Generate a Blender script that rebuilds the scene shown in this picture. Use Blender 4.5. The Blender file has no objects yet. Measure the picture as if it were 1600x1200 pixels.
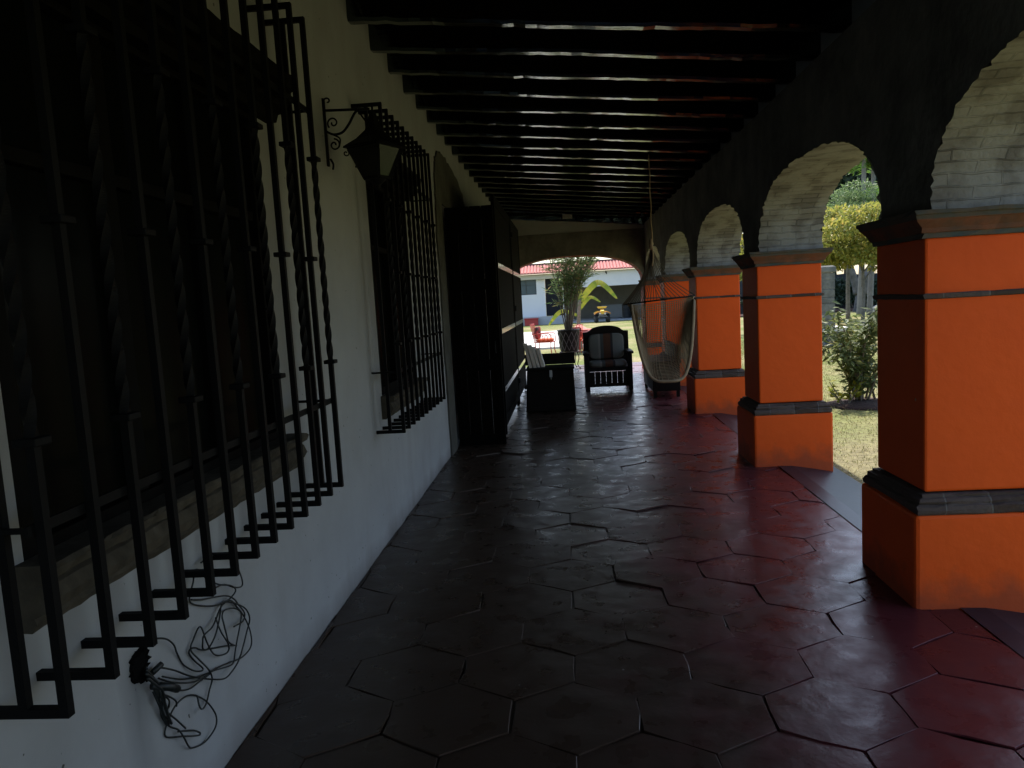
import bpy, math, random
import numpy as np
from mathutils import Vector, Matrix
random.seed(7)
RNG = np.random.default_rng(11)
R = math.radians
scene = bpy.context.scene
COL = scene.collection

# ------------------------------------------------------------------ camera
cam_data = bpy.data.cameras.new('camera')
cam_data.sensor_width = 36.0
cam_data.lens = 26.325
cam_data.clip_end = 2000
cam_data.clip_start = 0.05
cam = bpy.data.objects.new('camera', cam_data)
COL.objects.link(cam)
cam.matrix_world = Matrix(((0.99586, 0.04946, 0.076269, 0.0), (0.070312, 0.112668, -0.991142, 0.0),
                           (-0.057615, 0.992401, 0.108724, 1.6), (0, 0, 0, 1)))
scene.camera = cam

# ------------------------------------------------------------------ sky, sun, exposure
SUN_EL, SUN_AZ = R(60), R(6)          # azimuth from +Y towards +X
world = bpy.data.worlds.new('World')
scene.world = world
world.use_nodes = True
wn = world.node_tree.nodes; wl = world.node_tree.links
sky = wn.new('ShaderNodeTexSky'); sky.sky_type = 'NISHITA'; sky.sun_disc = False
sky.sun_elevation = SUN_EL; sky.sun_rotation = SUN_AZ
sky.dust_density = 2.0
bg = wn['Background']; bg.inputs['Strength'].default_value = 0.15
wl.new(sky.outputs[0], bg.inputs['Color'])
sd = bpy.data.lights.new('sun', 'SUN'); sd.energy = 3.3; sd.angle = R(0.5); sd.color = (1.0, 0.95, 0.88)
sun = bpy.data.objects.new('sun', sd); COL.objects.link(sun)
sv = Vector((math.sin(SUN_AZ) * math.cos(SUN_EL), math.cos(SUN_AZ) * math.cos(SUN_EL), math.sin(SUN_EL)))
sun.rotation_euler = sv.to_track_quat('Z', 'Y').to_euler()
sun.location = sv * 60
scene.view_settings.view_transform = 'Standard'
scene.view_settings.look = 'None'
scene.view_settings.exposure = 1.25
scene.view_settings.gamma = 1.0
scene.cycles.max_bounces = 8
scene.cycles.diffuse_bounces = 1
scene.cycles.glossy_bounces = 3
scene.cycles.transparent_max_bounces = 16
scene.cycles.use_denoising = True

# ------------------------------------------------------------------ materials
def mat(name, color, rough=0.7, spec=0.4, metallic=0.0, var=0.0, vscale=3.0, color2=None, bump=0.0, bscale=20.0, bdist=0.01, detail=6.0,
        coat=0.0, stretch=None):
    m = bpy.data.materials.new(name); m.use_nodes = True
    n = m.node_tree.nodes; l = m.node_tree.links
    b = n['Principled BSDF']
    b.inputs['Base Color'].default_value = (*color, 1)
    b.inputs['Roughness'].default_value = rough
    b.inputs['Specular IOR Level'].default_value = spec
    b.inputs['Metallic'].default_value = metallic
    b.inputs['Coat Weight'].default_value = coat
    tc = n.new('ShaderNodeTexCoord')
    src = tc.outputs['Object']
    if stretch:
        mp = n.new('ShaderNodeMapping'); mp.inputs['Scale'].default_value = stretch
        l.new(src, mp.inputs['Vector']); src = mp.outputs['Vector']
    m['_'] = 0
    del m['_']
    if var > 0 or color2:
        nz = n.new('ShaderNodeTexNoise'); nz.inputs['Scale'].default_value = vscale; nz.inputs['Detail'].default_value = detail
        nz.inputs['Roughness'].default_value = 0.65
        l.new(src, nz.inputs['Vector'])
        rp = n.new('ShaderNodeValToRGB')
        c2 = color2 or tuple(c * (1 - var) for c in color)
        rp.color_ramp.elements[0].position = 0.35; rp.color_ramp.elements[1].position = 0.68
        rp.color_ramp.elements[0].color = (*c2, 1); rp.color_ramp.elements[1].color = (*color, 1)
        l.new(nz.outputs['Fac'], rp.inputs['Fac']); l.new(rp.outputs['Color'], b.inputs['Base Color'])
    if bump > 0:
        nb = n.new('ShaderNodeTexNoise'); nb.inputs['Scale'].default_value = bscale; nb.inputs['Detail'].default_value = 8
        l.new(src, nb.inputs['Vector'])
        bp = n.new('ShaderNodeBump'); bp.inputs['Strength'].default_value = bump; bp.inputs['Distance'].default_value = bdist
        l.new(nb.outputs['Fac'], bp.inputs['Height']); l.new(bp.outputs['Normal'], b.inputs['Normal'])
    return m

def leaf_mat(name, c1, c2, c3=None, trans=0.35):
    m = bpy.data.materials.new(name); m.use_nodes = True
    n = m.node_tree.nodes; l = m.node_tree.links
    b = n['Principled BSDF']; out = n['Material Output']
    b.inputs['Roughness'].default_value = 0.5; b.inputs['Specular IOR Level'].default_value = 0.3
    g = n.new('ShaderNodeNewGeometry'); rp = n.new('ShaderNodeValToRGB')
    e = rp.color_ramp.elements
    e[0].color = (*c1, 1); e[1].color = (*c2, 1)
    if c3:
        x = e.new(0.86); x.color = (*c2, 1); e[-1].color = (*c3, 1)
    l.new(g.outputs['Random Per Island'], rp.inputs['Fac'])
    l.new(rp.outputs['Color'], b.inputs['Base Color'])
    tr = n.new('ShaderNodeBsdfTranslucent'); l.new(rp.outputs['Color'], tr.inputs['Color'])
    mx = n.new('ShaderNodeMixShader'); mx.inputs['Fac'].default_value = trans
    l.new(b.outputs[0], mx.inputs[1]); l.new(tr.outputs[0], mx.inputs[2]); l.new(mx.outputs[0], out.inputs['Surface'])
    return m

def plaster_mat():
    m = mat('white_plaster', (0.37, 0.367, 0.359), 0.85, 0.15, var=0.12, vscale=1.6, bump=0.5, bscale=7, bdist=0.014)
    n = m.node_tree.nodes; l = m.node_tree.links; b = n['Principled BSDF']
    src = b.inputs['Base Color'].links[0].from_socket
    tc = n.new('ShaderNodeTexCoord')
    # scuffs and small dark chips
    v = n.new('ShaderNodeTexNoise'); v.inputs['Scale'].default_value = 34; v.inputs['Detail'].default_value = 2
    l.new(tc.outputs['Object'], v.inputs['Vector'])
    r = n.new('ShaderNodeValToRGB'); r.color_ramp.elements[0].position = 0.245; r.color_ramp.elements[1].position = 0.275
    r.color_ramp.elements[0].color = (0.25, 0.24, 0.22, 1); r.color_ramp.elements[1].color = (1, 1, 1, 1)
    l.new(v.outputs['Fac'], r.inputs['Fac'])
    # long faint vertical runs of dirt
    mp = n.new('ShaderNodeMapping'); mp.inputs['Scale'].default_value = (1, 1.6, 0.5)
    l.new(tc.outputs['Object'], mp.inputs['Vector'])
    v2 = n.new('ShaderNodeTexNoise'); v2.inputs['Scale'].default_value = 1.6; v2.inputs['Detail'].default_value = 5
    l.new(mp.outputs[0], v2.inputs['Vector'])
    r2 = n.new('ShaderNodeValToRGB'); r2.color_ramp.elements[0].position = 0.28; r2.color_ramp.elements[1].position = 0.5
    r2.color_ramp.elements[0].color = (0.90, 0.885, 0.86, 1); r2.color_ramp.elements[1].color = (1, 1, 1, 1)
    l.new(v2.outputs['Fac'], r2.inputs['Fac'])
    m1 = n.new('ShaderNodeMix'); m1.data_type = 'RGBA'; m1.blend_type = 'MULTIPLY'; m1.inputs['Factor'].default_value = 1
    m2 = n.new('ShaderNodeMix'); m2.data_type = 'RGBA'; m2.blend_type = 'MULTIPLY'; m2.inputs['Factor'].default_value = 1
    l.new(src, m1.inputs['A']); l.new(r.outputs[0], m1.inputs['B'])
    l.new(m1.outputs['Result'], m2.inputs['A']); l.new(r2.outputs[0], m2.inputs['B'])
    # sooty run below the broken hole
    sp = n.new('ShaderNodeSeparateXYZ'); l.new(tc.outputs['Object'], sp.inputs[0])
    def mth(op, a, bb, clamp=False):
        q = n.new('ShaderNodeMath'); q.operation = op; q.use_clamp = clamp
        for k, x in enumerate((a, bb)):
            if isinstance(x, (int, float)): q.inputs[k].default_value = x
            else: l.new(x, q.inputs[k])
        return q.outputs[0]
    wob = mth('MULTIPLY', mth('SUBTRACT', v2.outputs['Fac'], 0.5), 0.22)
    yy = mth('ADD', mth('ADD', sp.outputs['Y'], 3.025), wob)
    col = mth('SUBTRACT', 1.0, mth('DIVIDE', mth('ABSOLUTE', yy, 0), 0.075), True)
    rise = mth('MULTIPLY', mth('DIVIDE', mth('SUBTRACT', sp.outputs['Z'], 0.12), 0.45, True), mth('DIVIDE', mth('SUBTRACT', 0.70, sp.outputs['Z']), 0.10, True))
    soot = mth('MULTIPLY', mth('MULTIPLY', col, rise), 0.62)
    m4 = n.new('ShaderNodeMix'); m4.data_type = 'RGBA'; m4.inputs['B'].default_value = (0.10, 0.10, 0.10, 1)
    l.new(soot, m4.inputs['Factor']); l.new(m2.outputs['Result'], m4.inputs['A'])
    foot = mth('MULTIPLY', mth('SUBTRACT', 1.0, mth('DIVIDE', mth('ADD', sp.outputs['Z'], wob), 0.13), True), 0.5)     # scuffed foot of the wall
    m5 = n.new('ShaderNodeMix'); m5.data_type = 'RGBA'; m5.inputs['B'].default_value = (0.13, 0.11, 0.095, 1)
    l.new(foot, m5.inputs['Factor']); l.new(m4.outputs['Result'], m5.inputs['A'])
    l.new(m5.outputs['Result'], b.inputs['Base Color'])
    return m

def brick_mat(name, c1, c2, mortar, scale=1.0, bw=0.27, rh=0.07, ms=0.008, bump=0.8, rough=0.9, uv=True, wash=None):
    m = bpy.data.materials.new(name); m.use_nodes = True
    n = m.node_tree.nodes; l = m.node_tree.links; b = n['Principled BSDF']
    b.inputs['Roughness'].default_value = rough; b.inputs['Specular IOR Level'].default_value = 0.2
    tc = n.new('ShaderNodeTexCoord')
    src = tc.outputs['UV' if uv else 'Object']
    nw = n.new('ShaderNodeTexNoise'); nw.inputs['Scale'].default_value = 6.0
    l.new(src, nw.inputs['Vector'])
    ad = n.new('ShaderNodeVectorMath'); ad.operation = 'MULTIPLY_ADD'; ad.inputs[1].default_value = (0.03, 0.03, 0.0)
    l.new(nw.outputs['Color'], ad.inputs[0]); l.new(src, ad.inputs[2])
    br = n.new('ShaderNodeTexBrick'); br.inputs['Scale'].default_value = scale
    br.inputs['Color1'].default_value = (*c1, 1); br.inputs['Color2'].default_value = (*c2, 1); br.inputs['Mortar'].default_value = (*mortar, 1)
    br.inputs['Brick Width'].default_value = bw; br.inputs['Row Height'].default_value = rh; br.inputs['Mortar Size'].default_value = ms
    br.inputs['Mortar Smooth'].default_value = 0.3
    l.new(ad.outputs[0], br.inputs['Vector'])
    col = br.outputs['Color']
    nz = n.new('ShaderNodeTexNoise'); nz.inputs['Scale'].default_value = 5; nz.inputs['Detail'].default_value = 8
    l.new(src, nz.inputs['Vector'])
    if wash:
        rp = n.new('ShaderNodeValToRGB'); rp.color_ramp.elements[0].position = 0.42; rp.color_ramp.elements[1].position = 0.56
        rp.color_ramp.elements[0].color = (0, 0, 0, 1); rp.color_ramp.elements[1].color = (1, 1, 1, 1)
        l.new(nz.outputs['Fac'], rp.inputs['Fac'])
        mx = n.new('ShaderNodeMix'); mx.data_type = 'RGBA'; mx.inputs['B'].default_value = (*wash, 1)
        l.new(rp.outputs[0], mx.inputs['Factor']); l.new(col, mx.inputs['A']); col = mx.outputs['Result']
    l.new(col, b.inputs['Base Color'])
    sm = n.new('ShaderNodeMath'); sm.operation = 'MULTIPLY_ADD'; sm.inputs[1].default_value = 0.55
    n2 = n.new('ShaderNodeTexNoise'); n2.inputs['Scale'].default_value = 28; n2.inputs['Detail'].default_value = 6
    l.new(src, n2.inputs['Vector'])
    iv = n.new('ShaderNodeMath'); iv.operation = 'SUBTRACT'; iv.inputs[0].default_value = 1.0
    l.new(br.outputs['Fac'], iv.inputs[1])
    l.new(n2.outputs['Fac'], sm.inputs[0]); l.new(iv.outputs[0], sm.inputs[2])
    bp = n.new('ShaderNodeBump'); bp.inputs['Strength'].default_value = bump; bp.inputs['Distance'].default_value = 0.012
    l.new(sm.outputs[0], bp.inputs['Height']); l.new(bp.outputs[0], b.inputs['Normal'])
    return m

def floor_mat():
    m = mat('red_painted_tile', (0.105, 0.020, 0.020), 0.30, 0.33, bump=0.40, bscale=6, bdist=0.014)
    n = m.node_tree.nodes; l = m.node_tree.links; b = n['Principled BSDF']
    tc = n.new('ShaderNodeTexCoord')
    g = n.new('ShaderNodeNewGeometry')
    rp = n.new('ShaderNodeValToRGB'); rp.color_ramp.elements[0].color = (0.078, 0.017, 0.021, 1); rp.color_ramp.elements[1].color = (0.110, 0.024, 0.028, 1)
    l.new(g.outputs['Random Per Island'], rp.inputs['Fac'])
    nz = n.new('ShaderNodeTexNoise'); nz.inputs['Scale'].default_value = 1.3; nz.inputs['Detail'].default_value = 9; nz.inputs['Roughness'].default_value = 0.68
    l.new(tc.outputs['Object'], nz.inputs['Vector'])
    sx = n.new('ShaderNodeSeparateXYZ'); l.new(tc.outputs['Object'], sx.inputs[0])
    wz = n.new('ShaderNodeMath'); wz.operation = 'MULTIPLY_ADD'; wz.inputs[1].default_value = 2.6      # browner towards the white wall, redder towards the arcade
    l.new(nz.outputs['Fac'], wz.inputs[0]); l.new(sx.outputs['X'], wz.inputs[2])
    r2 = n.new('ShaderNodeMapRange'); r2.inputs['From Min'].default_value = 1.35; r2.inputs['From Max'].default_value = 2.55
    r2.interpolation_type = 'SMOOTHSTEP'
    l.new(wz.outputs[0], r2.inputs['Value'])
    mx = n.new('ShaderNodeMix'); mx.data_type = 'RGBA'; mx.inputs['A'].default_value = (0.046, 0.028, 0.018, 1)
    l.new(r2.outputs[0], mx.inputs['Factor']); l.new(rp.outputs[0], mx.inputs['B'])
    # bright crumbs of dirt
    v = n.new('ShaderNodeTexVoronoi'); v.inputs['Scale'].default_value = 5.0
    l.new(tc.outputs['Object'], v.inputs['Vector'])
    r3 = n.new('ShaderNodeValToRGB'); r3.color_ramp.elements[0].position = 0.022; r3.color_ramp.elements[1].position = 0.026
    r3.color_ramp.elements[0].color = (1, 1, 1, 1); r3.color_ramp.elements[1].color = (0, 0, 0, 1)
    l.new(v.outputs['Distance'], r3.inputs['Fac'])
    m3 = n.new('ShaderNodeMix'); m3.data_type = 'RGBA'; m3.inputs['B'].default_value = (0.35, 0.3, 0.25, 1)
    l.new(r3.outputs[0], m3.inputs['Factor']); l.new(mx.outputs['Result'], m3.inputs['A'])
    l.new(m3.outputs['Result'], b.inputs['Base Color'])
    # gloss worn unevenly
    r4 = n.new('ShaderNodeMapRange'); r4.inputs['From Min'].default_value = 0.3; r4.inputs['From Max'].default_value = 0.7
    r4.inputs['To Min'].default_value = 0.22; r4.inputs['To Max'].default_value = 0.42
    n5 = n.new('ShaderNodeTexNoise'); n5.inputs['Scale'].default_value = 7; n5.inputs['Detail'].default_value = 6
    l.new(tc.outputs['Object'], n5.inputs['Vector']); l.new(n5.outputs['Fac'], r4.inputs['Value']); l.new(r4.outputs[0], b.inputs['Roughness'])
    return m

GZ_ = -0.16
def grass_mat():
    m = mat('lawn', (0.15, 0.17, 0.045), 0.95, 0.1, bump=0.6, bscale=40, bdist=0.03)
    n = m.node_tree.nodes; l = m.node_tree.links; b = n['Principled BSDF']
    tc = n.new('ShaderNodeTexCoord')
    nz = n.new('ShaderNodeTexNoise'); nz.inputs['Scale'].default_value = 0.28; nz.inputs['Detail'].default_value = 7; nz.inputs['Roughness'].default_value = 0.62
    l.new(tc.outputs['Object'], nz.inputs['Vector'])
    rp = n.new('ShaderNodeValToRGB'); e = rp.color_ramp.elements
    e[0].position = 0.34; e[0].color = (0.12, 0.155, 0.042, 1)
    e[1].position = 0.66; e[1].color = (0.29, 0.24, 0.135, 1)
    x = e.new(0.5); x.color = (0.185, 0.19, 0.075, 1)
    l.new(nz.outputs['Fac'], rp.inputs['Fac'])
    n2 = n.new('ShaderNodeTexNoise'); n2.inputs['Scale'].default_value = 14; n2.inputs['Detail'].default_value = 5
    l.new(tc.outputs['Object'], n2.inputs['Vector'])
    mr = n.new('ShaderNodeMapRange'); mr.inputs['From Min'].default_value = 0.3; mr.inputs['From Max'].default_value = 0.7
    mr.inputs['To Min'].default_value = 0.65; mr.inputs['To Max'].default_value = 1.25
    l.new(n2.outputs['Fac'], mr.inputs['Value'])
    mx = n.new('ShaderNodeVectorMath'); mx.operation = 'SCALE'
    ds = n.new('ShaderNodeVectorMath'); ds.operation = 'DISTANCE'; ds.inputs[1].default_value = (3.2, 7.0, GZ_)
    l.new(tc.outputs['Object'], ds.inputs[0])
    m5 = n.new('ShaderNodeMath'); m5.operation = 'MULTIPLY_ADD'; m5.inputs[1].default_value = 3.0
    l.new(n2.outputs['Fac'], m5.inputs[0]); l.new(ds.outputs['Value'], m5.inputs[2])
    r5 = n.new('ShaderNodeMapRange'); r5.inputs['From Min'].default_value = 2.2; r5.inputs['From Max'].default_value = 4.8
    r5.inputs['To Min'].default_value = 0.7; r5.inputs['To Max'].default_value = 0.0
    l.new(m5.outputs[0], r5.inputs['Value'])
    m6 = n.new('ShaderNodeMix'); m6.data_type = 'RGBA'; m6.inputs['B'].default_value = (0.21, 0.175, 0.11, 1)
    l.new(r5.outputs[0], m6.inputs['Factor']); l.new(rp.outputs[0], m6.inputs['A'])
    l.new(m6.outputs['Result'], mx.inputs[0]); l.new(mr.outputs[0], mx.inputs['Scale']); l.new(mx.outputs[0], b.inputs['Base Color'])
    return m

def glass_mat(name, tint, gloss=0.12, dark=None):
    m = bpy.data.materials.new(name); m.use_nodes = True
    n = m.node_tree.nodes; l = m.node_tree.links; out = n['Material Output']
    b = n['Principled BSDF']; b.inputs['Base Color'].default_value = (*(dark or (0.01, 0.012, 0.012)), 1); b.inputs['Roughness'].default_value = 0.06
    b.inputs['Specular IOR Level'].default_value = 0.6
    t = n.new('ShaderNodeBsdfTransparent'); t.inputs['Color'].default_value = (*tint, 1)
    mx = n.new('ShaderNodeMixShader'); mx.inputs['Fac'].default_value = 1 - gloss
    l.new(b.outputs[0], mx.inputs[1]); l.new(t.outputs[0], mx.inputs[2]); l.new(mx.outputs[0], out.inputs['Surface'])
    return m

def stripe_mat(name, stops, axis='X'):
    m = mat(name, (0.1, 0.1, 0.1), 0.95, 0.1, bump=0.2, bscale=150, bdist=0.003)
    n = m.node_tree.nodes; l = m.node_tree.links; b = n['Principled BSDF']
    tc = n.new('ShaderNodeTexCoord'); sp = n.new('ShaderNodeSeparateXYZ'); l.new(tc.outputs['Generated'], sp.inputs[0])
    rp = n.new('ShaderNodeValToRGB'); rp.color_ramp.interpolation = 'CONSTANT'
    e = rp.color_ramp.elements
    e[0].position = stops[0][0]; e[0].color = (*stops[0][1], 1)
    e[1].position = stops[1][0]; e[1].color = (*stops[1][1], 1)
    for p, c in stops[2:]:
        x = e.new(p); x.color = (*c, 1)
    l.new(sp.outputs[axis], rp.inputs['Fac']); l.new(rp.outputs[0], b.inputs['Base Color'])
    return m

def orange_mat():
    m = mat('orange_painted_plaster', (0.94, 0.120, 0.011), 0.62, 0.2, color2=(0.87, 0.106, 0.010), vscale=2.4, bump=0.45, bscale=11, bdist=0.009)
    n = m.node_tree.nodes; l = m.node_tree.links; b = n['Principled BSDF']
    src = b.inputs['Base Color'].links[0].from_socket
    tc = n.new('ShaderNodeTexCoord')
    v = n.new('ShaderNodeTexVoronoi'); v.inputs['Scale'].default_value = 4.2; l.new(tc.outputs['Object'], v.inputs['Vector'])     # chips in the paint
    r = n.new('ShaderNodeValToRGB'); r.color_ramp.elements[0].position = 0.030; r.color_ramp.elements[1].position = 0.036
    r.color_ramp.elements[0].color = (1, 1, 1, 1); r.color_ramp.elements[1].color = (0, 0, 0, 1); l.new(v.outputs['Distance'], r.inputs['Fac'])
    a = n.new('ShaderNodeMix'); a.data_type = 'RGBA'; a.inputs['B'].default_value = (0.62, 0.38, 0.26, 1)
    l.new(r.outputs[0], a.inputs['Factor']); l.new(src, a.inputs['A'])
    sp = n.new('ShaderNodeSeparateXYZ'); l.new(tc.outputs['Object'], sp.inputs[0])                                              # splashed dirt along the foot
    nz = n.new('ShaderNodeTexNoise'); nz.inputs['Scale'].default_value = 9; nz.inputs['Detail'].default_value = 7; l.new(tc.outputs['Object'], nz.inputs['Vector'])
    k = n.new('ShaderNodeMath'); k.operation = 'MULTIPLY_ADD'; k.inputs[1].default_value = -0.34; l.new(nz.outputs['Fac'], k.inputs[0]); l.new(sp.outputs['Z'], k.inputs[2])
    q = n.new('ShaderNodeMapRange'); q.inputs['From Min'].default_value = -0.14; q.inputs['From Max'].default_value = 0.02
    q.inputs['To Min'].default_value = 0.55; q.inputs['To Max'].default_value = 0.0; l.new(k.outputs[0], q.inputs['Value'])
    c = n.new('ShaderNodeMix'); c.data_type = 'RGBA'; c.inputs['B'].default_value = (0.20, 0.06, 0.035, 1)
    l.new(q.outputs[0], c.inputs['Factor']); l.new(a.outputs['Result'], c.inputs['A']); l.new(c.outputs['Result'], b.inputs['Base Color'])
    return m

M = {}
M['plaster'] = plaster_mat()
M['fascia'] = mat('far_white_wall', (0.74, 0.75, 0.77), 0.8, 0.2, var=0.06, vscale=0.8)
M['band'] = mat('grey_white_band', (0.45, 0.44, 0.40), 0.9, 0.15, var=0.15, vscale=2)
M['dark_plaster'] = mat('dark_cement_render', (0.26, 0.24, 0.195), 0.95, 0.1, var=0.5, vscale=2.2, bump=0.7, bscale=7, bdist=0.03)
M['orange'] = orange_mat()
M['stone'] = brick_mat('dark_moulding_stone', (0.075, 0.052, 0.042), (0.13, 0.10, 0.085), (0.17, 0.15, 0.13), bw=0.21, rh=0.9, ms=0.005, bump=1.0, uv=False)
M['capital'] = mat('old_brick_capital', (0.27, 0.105, 0.06), 0.9, 0.15, color2=(0.13, 0.095, 0.075), vscale=5, bump=0.6, bscale=18, bdist=0.01)
def banded(m, z0, z1, stops):            # brick courses of different colour in the capital
    n = m.node_tree.nodes; l = m.node_tree.links; b = n['Principled BSDF']; src = b.inputs['Base Color'].links[0].from_socket
    tc = n.new('ShaderNodeTexCoord'); sp = n.new('ShaderNodeSeparateXYZ'); l.new(tc.outputs['Object'], sp.inputs[0])
    q = n.new('ShaderNodeMapRange'); q.inputs['From Min'].default_value = z0; q.inputs['From Max'].default_value = z1; l.new(sp.outputs['Z'], q.inputs['Value'])
    rp = n.new('ShaderNodeValToRGB'); rp.color_ramp.interpolation = 'CONSTANT'; e = rp.color_ramp.elements
    e[0].position, e[0].color = stops[0][0], (*stops[0][1], 1); e[1].position, e[1].color = stops[1][0], (*stops[1][1], 1)
    for p, c in stops[2:]: x = e.new(p); x.color = (*c, 1)
    mx = n.new('ShaderNodeMix'); mx.data_type = 'RGBA'; mx.blend_type = 'MULTIPLY'; mx.inputs['Factor'].default_value = 1
    l.new(q.outputs[0], rp.inputs['Fac']); l.new(src, mx.inputs['A']); l.new(rp.outputs[0], mx.inputs['B']); l.new(mx.outputs['Result'], b.inputs['Base Color'])
banded(M['capital'], 1.78, 1.91, [(0, (.62, 1.05, 1.25)), (.20, (1, .85, .75)), (.68, (.55, .95, 1.1))])
M['soffit'] = brick_mat('whitewashed_brick', (0.27, 0.255, 0.23), (0.17, 0.155, 0.14), (0.14, 0.13, 0.115), wash=(0.31, 0.30, 0.275), bump=1.0, bw=0.24, rh=0.056, ms=0.005)
M['red_brick'] = brick_mat('red_soffit_brick', (0.28, 0.07, 0.045), (0.22, 0.06, 0.04), (0.2, 0.12, 0.1))
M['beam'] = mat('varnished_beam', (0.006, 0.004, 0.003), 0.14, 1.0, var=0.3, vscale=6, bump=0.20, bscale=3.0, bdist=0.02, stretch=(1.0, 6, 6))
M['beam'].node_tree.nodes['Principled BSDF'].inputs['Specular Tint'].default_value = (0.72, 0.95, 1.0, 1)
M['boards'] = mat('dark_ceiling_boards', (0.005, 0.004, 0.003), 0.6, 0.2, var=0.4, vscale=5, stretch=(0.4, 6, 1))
M['iron'] = mat('black_iron', (0.004, 0.004, 0.0042), 0.6, 0.10, bump=0.15, bscale=60, bdist=0.003)
M['sill'] = mat('brown_sill_stone', (0.105, 0.088, 0.064), 0.9, 0.1, color2=(0.055, 0.047, 0.035), vscale=7, bump=0.6, bscale=15, bdist=0.012)
M['cement'] = mat('grey_cement_patch', (0.12, 0.115, 0.095), 0.95, 0.1, color2=(0.075, 0.07, 0.06), vscale=3, bump=0.6, bscale=14, bdist=0.015)
M['frame'] = mat('dark_window_wood', (0.0045, 0.004, 0.0035), 0.7, 0.06, var=0.3, vscale=8)
M['pane'] = mat('dark_window_glass', (0.004, 0.0045, 0.004), 0.22, 0.018)
M['door'] = mat('black_door_wood', (0.0042, 0.0036, 0.003), 0.75, 0.04, var=0.35, vscale=5, bump=0.25, bscale=8, bdist=0.006, stretch=(8, 8, 0.7))
M['white_strip'] = mat('polished_rail', (0.85, 0.84, 0.80), 0.16, 0.5, metallic=0.9)
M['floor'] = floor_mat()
M['grout'] = mat('floor_joint', (0.018, 0.012, 0.011), 0.8, 0.2)
M['kerb'] = mat('black_painted_border', (0.010, 0.024, 0.036), 0.36, 0.28, var=0.3, vscale=4, bump=0.2, bscale=9, bdist=0.01)
M['lawn'] = grass_mat()
M['concrete'] = mat('pale_terrace', (0.62, 0.60, 0.55), 0.9, 0.1, var=0.12, vscale=2)
M['rustic'] = mat('dark_rustic_wood', (0.010, 0.007, 0.0045), 0.55, 0.2, var=0.4, vscale=6, bump=0.3, bscale=10, bdist=0.006)
M['chest'] = mat('dark_chest_wood', (0.007, 0.006, 0.0045), 0.6, 0.15, var=0.4, vscale=4, bump=0.3, bscale=9, bdist=0.006)
M['paper'] = mat('pale_paper', (0.80, 0.72, 0.62), 0.8)
M['cushion'] = stripe_mat('striped_cushion', [(0, (0.22, 0.21, 0.17)), (0.27, (0.31, 0.28, 0.23)), (0.33, (0.10, 0.105, 0.09)), (0.42, (0.13, 0.06, 0.035)),
                                              (0.62, (0.06, 0.05, 0.045)), (0.68, (0.22, 0.21, 0.175))])
M['rope'] = mat('hammock_cotton', (0.42, 0.32, 0.20), 0.95, 0.1, var=0.25, vscale=9)
M['cord'] = mat('hammock_cord', (0.10, 0.082, 0.06), 0.95, 0.1)
M['grey_box'] = mat('grey_box', (0.40, 0.40, 0.37), 0.6)
M['lamp_glass'] = glass_mat('lantern_glass', (0.20, 0.21, 0.18), 0.4)
M['cable'] = mat('black_cable', (0.010, 0.012, 0.011), 0.45, 0.4)
M['hole'] = mat('broken_hole', (0.006, 0.006, 0.006), 1.0, 0.0)
M['soot'] = mat('sooty_stain', (0.20, 0.20, 0.20), 0.95, 0.1)
M['pot'] = mat('black_pot', (0.009, 0.008, 0.007), 0.5, 0.4)
M['lattice'] = mat('pale_lattice', (0.22, 0.205, 0.20), 0.6)
M['stand'] = mat('rusty_stand', (0.09, 0.05, 0.04), 0.6)
M['leaf_pot'] = leaf_mat('narrow_leaves', (0.085, 0.15, 0.055), (0.22, 0.29, 0.12), (0.40, 0.28, 0.13), trans=0.5)
M['stem'] = mat('grey_stem', (0.24, 0.20, 0.15), 0.8, var=0.4, vscale=12)
M['banana'] = leaf_mat('yellow_green_leaf', (0.13, 0.19, 0.02), (0.27, 0.26, 0.03), trans=0.45)
M['red_iron'] = mat('red_iron', (0.46, 0.045, 0.025), 0.5)
M['red_cushion'] = mat('orange_cushion', (0.62, 0.10, 0.03), 0.8)
M['print_cushion'] = mat('patterned_cushion', (0.35, 0.03, 0.03), 0.9, color2=(0.05, 0.02, 0.02), vscale=9, detail=1)
M['pink'] = mat('pink_cloth', (0.66, 0.24, 0.19), 0.9, var=0.1)
M['tile'] = mat('pink_clay_tiles', (0.58, 0.24, 0.20), 0.85, 0.15, color2=(0.40, 0.15, 0.14), vscale=9)
M['tile_dark'] = mat('dark_tile_ridge', (0.12, 0.05, 0.06), 0.9)
M['cream'] = mat('cream_eave', (0.55, 0.52, 0.45), 0.85)
M['far_glass'] = mat('blue_grey_glass', (0.045, 0.075, 0.09), 0.25, 0.4)
M['far_frame'] = mat('dark_metal_frame', (0.03, 0.04, 0.045), 0.6)
M['far_dark'] = mat('dark_doorway', (0.012, 0.013, 0.017), 0.9)
M['carport'] = mat('grey_carport_wall', (0.30, 0.29, 0.26), 0.9, var=0.15)
M['red_block'] = mat('red_painted_block', (0.42, 0.055, 0.05), 0.8)
M['grey_step'] = mat('grey_step', (0.42, 0.44, 0.46), 0.9, var=0.1)
M['atv_yellow'] = mat('yellow_plastic', (0.72, 0.42, 0.02), 0.35)
M['atv_orange'] = mat('orange_plastic', (0.55, 0.20, 0.02), 0.4)
M['rubber'] = mat('black_rubber', (0.015, 0.016, 0.018), 0.8)
M['steel'] = mat('grey_steel', (0.30, 0.31, 0.32), 0.4, metallic=0.6)
M['drum'] = mat('dark_drum', (0.015, 0.016, 0.018), 0.6)
M['well'] = mat('grey_well_stone', (0.21, 0.205, 0.18), 0.95, 0.1, color2=(0.12, 0.12, 0.11), vscale=6, bump=0.6, bscale=12, bdist=0.03)
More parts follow.
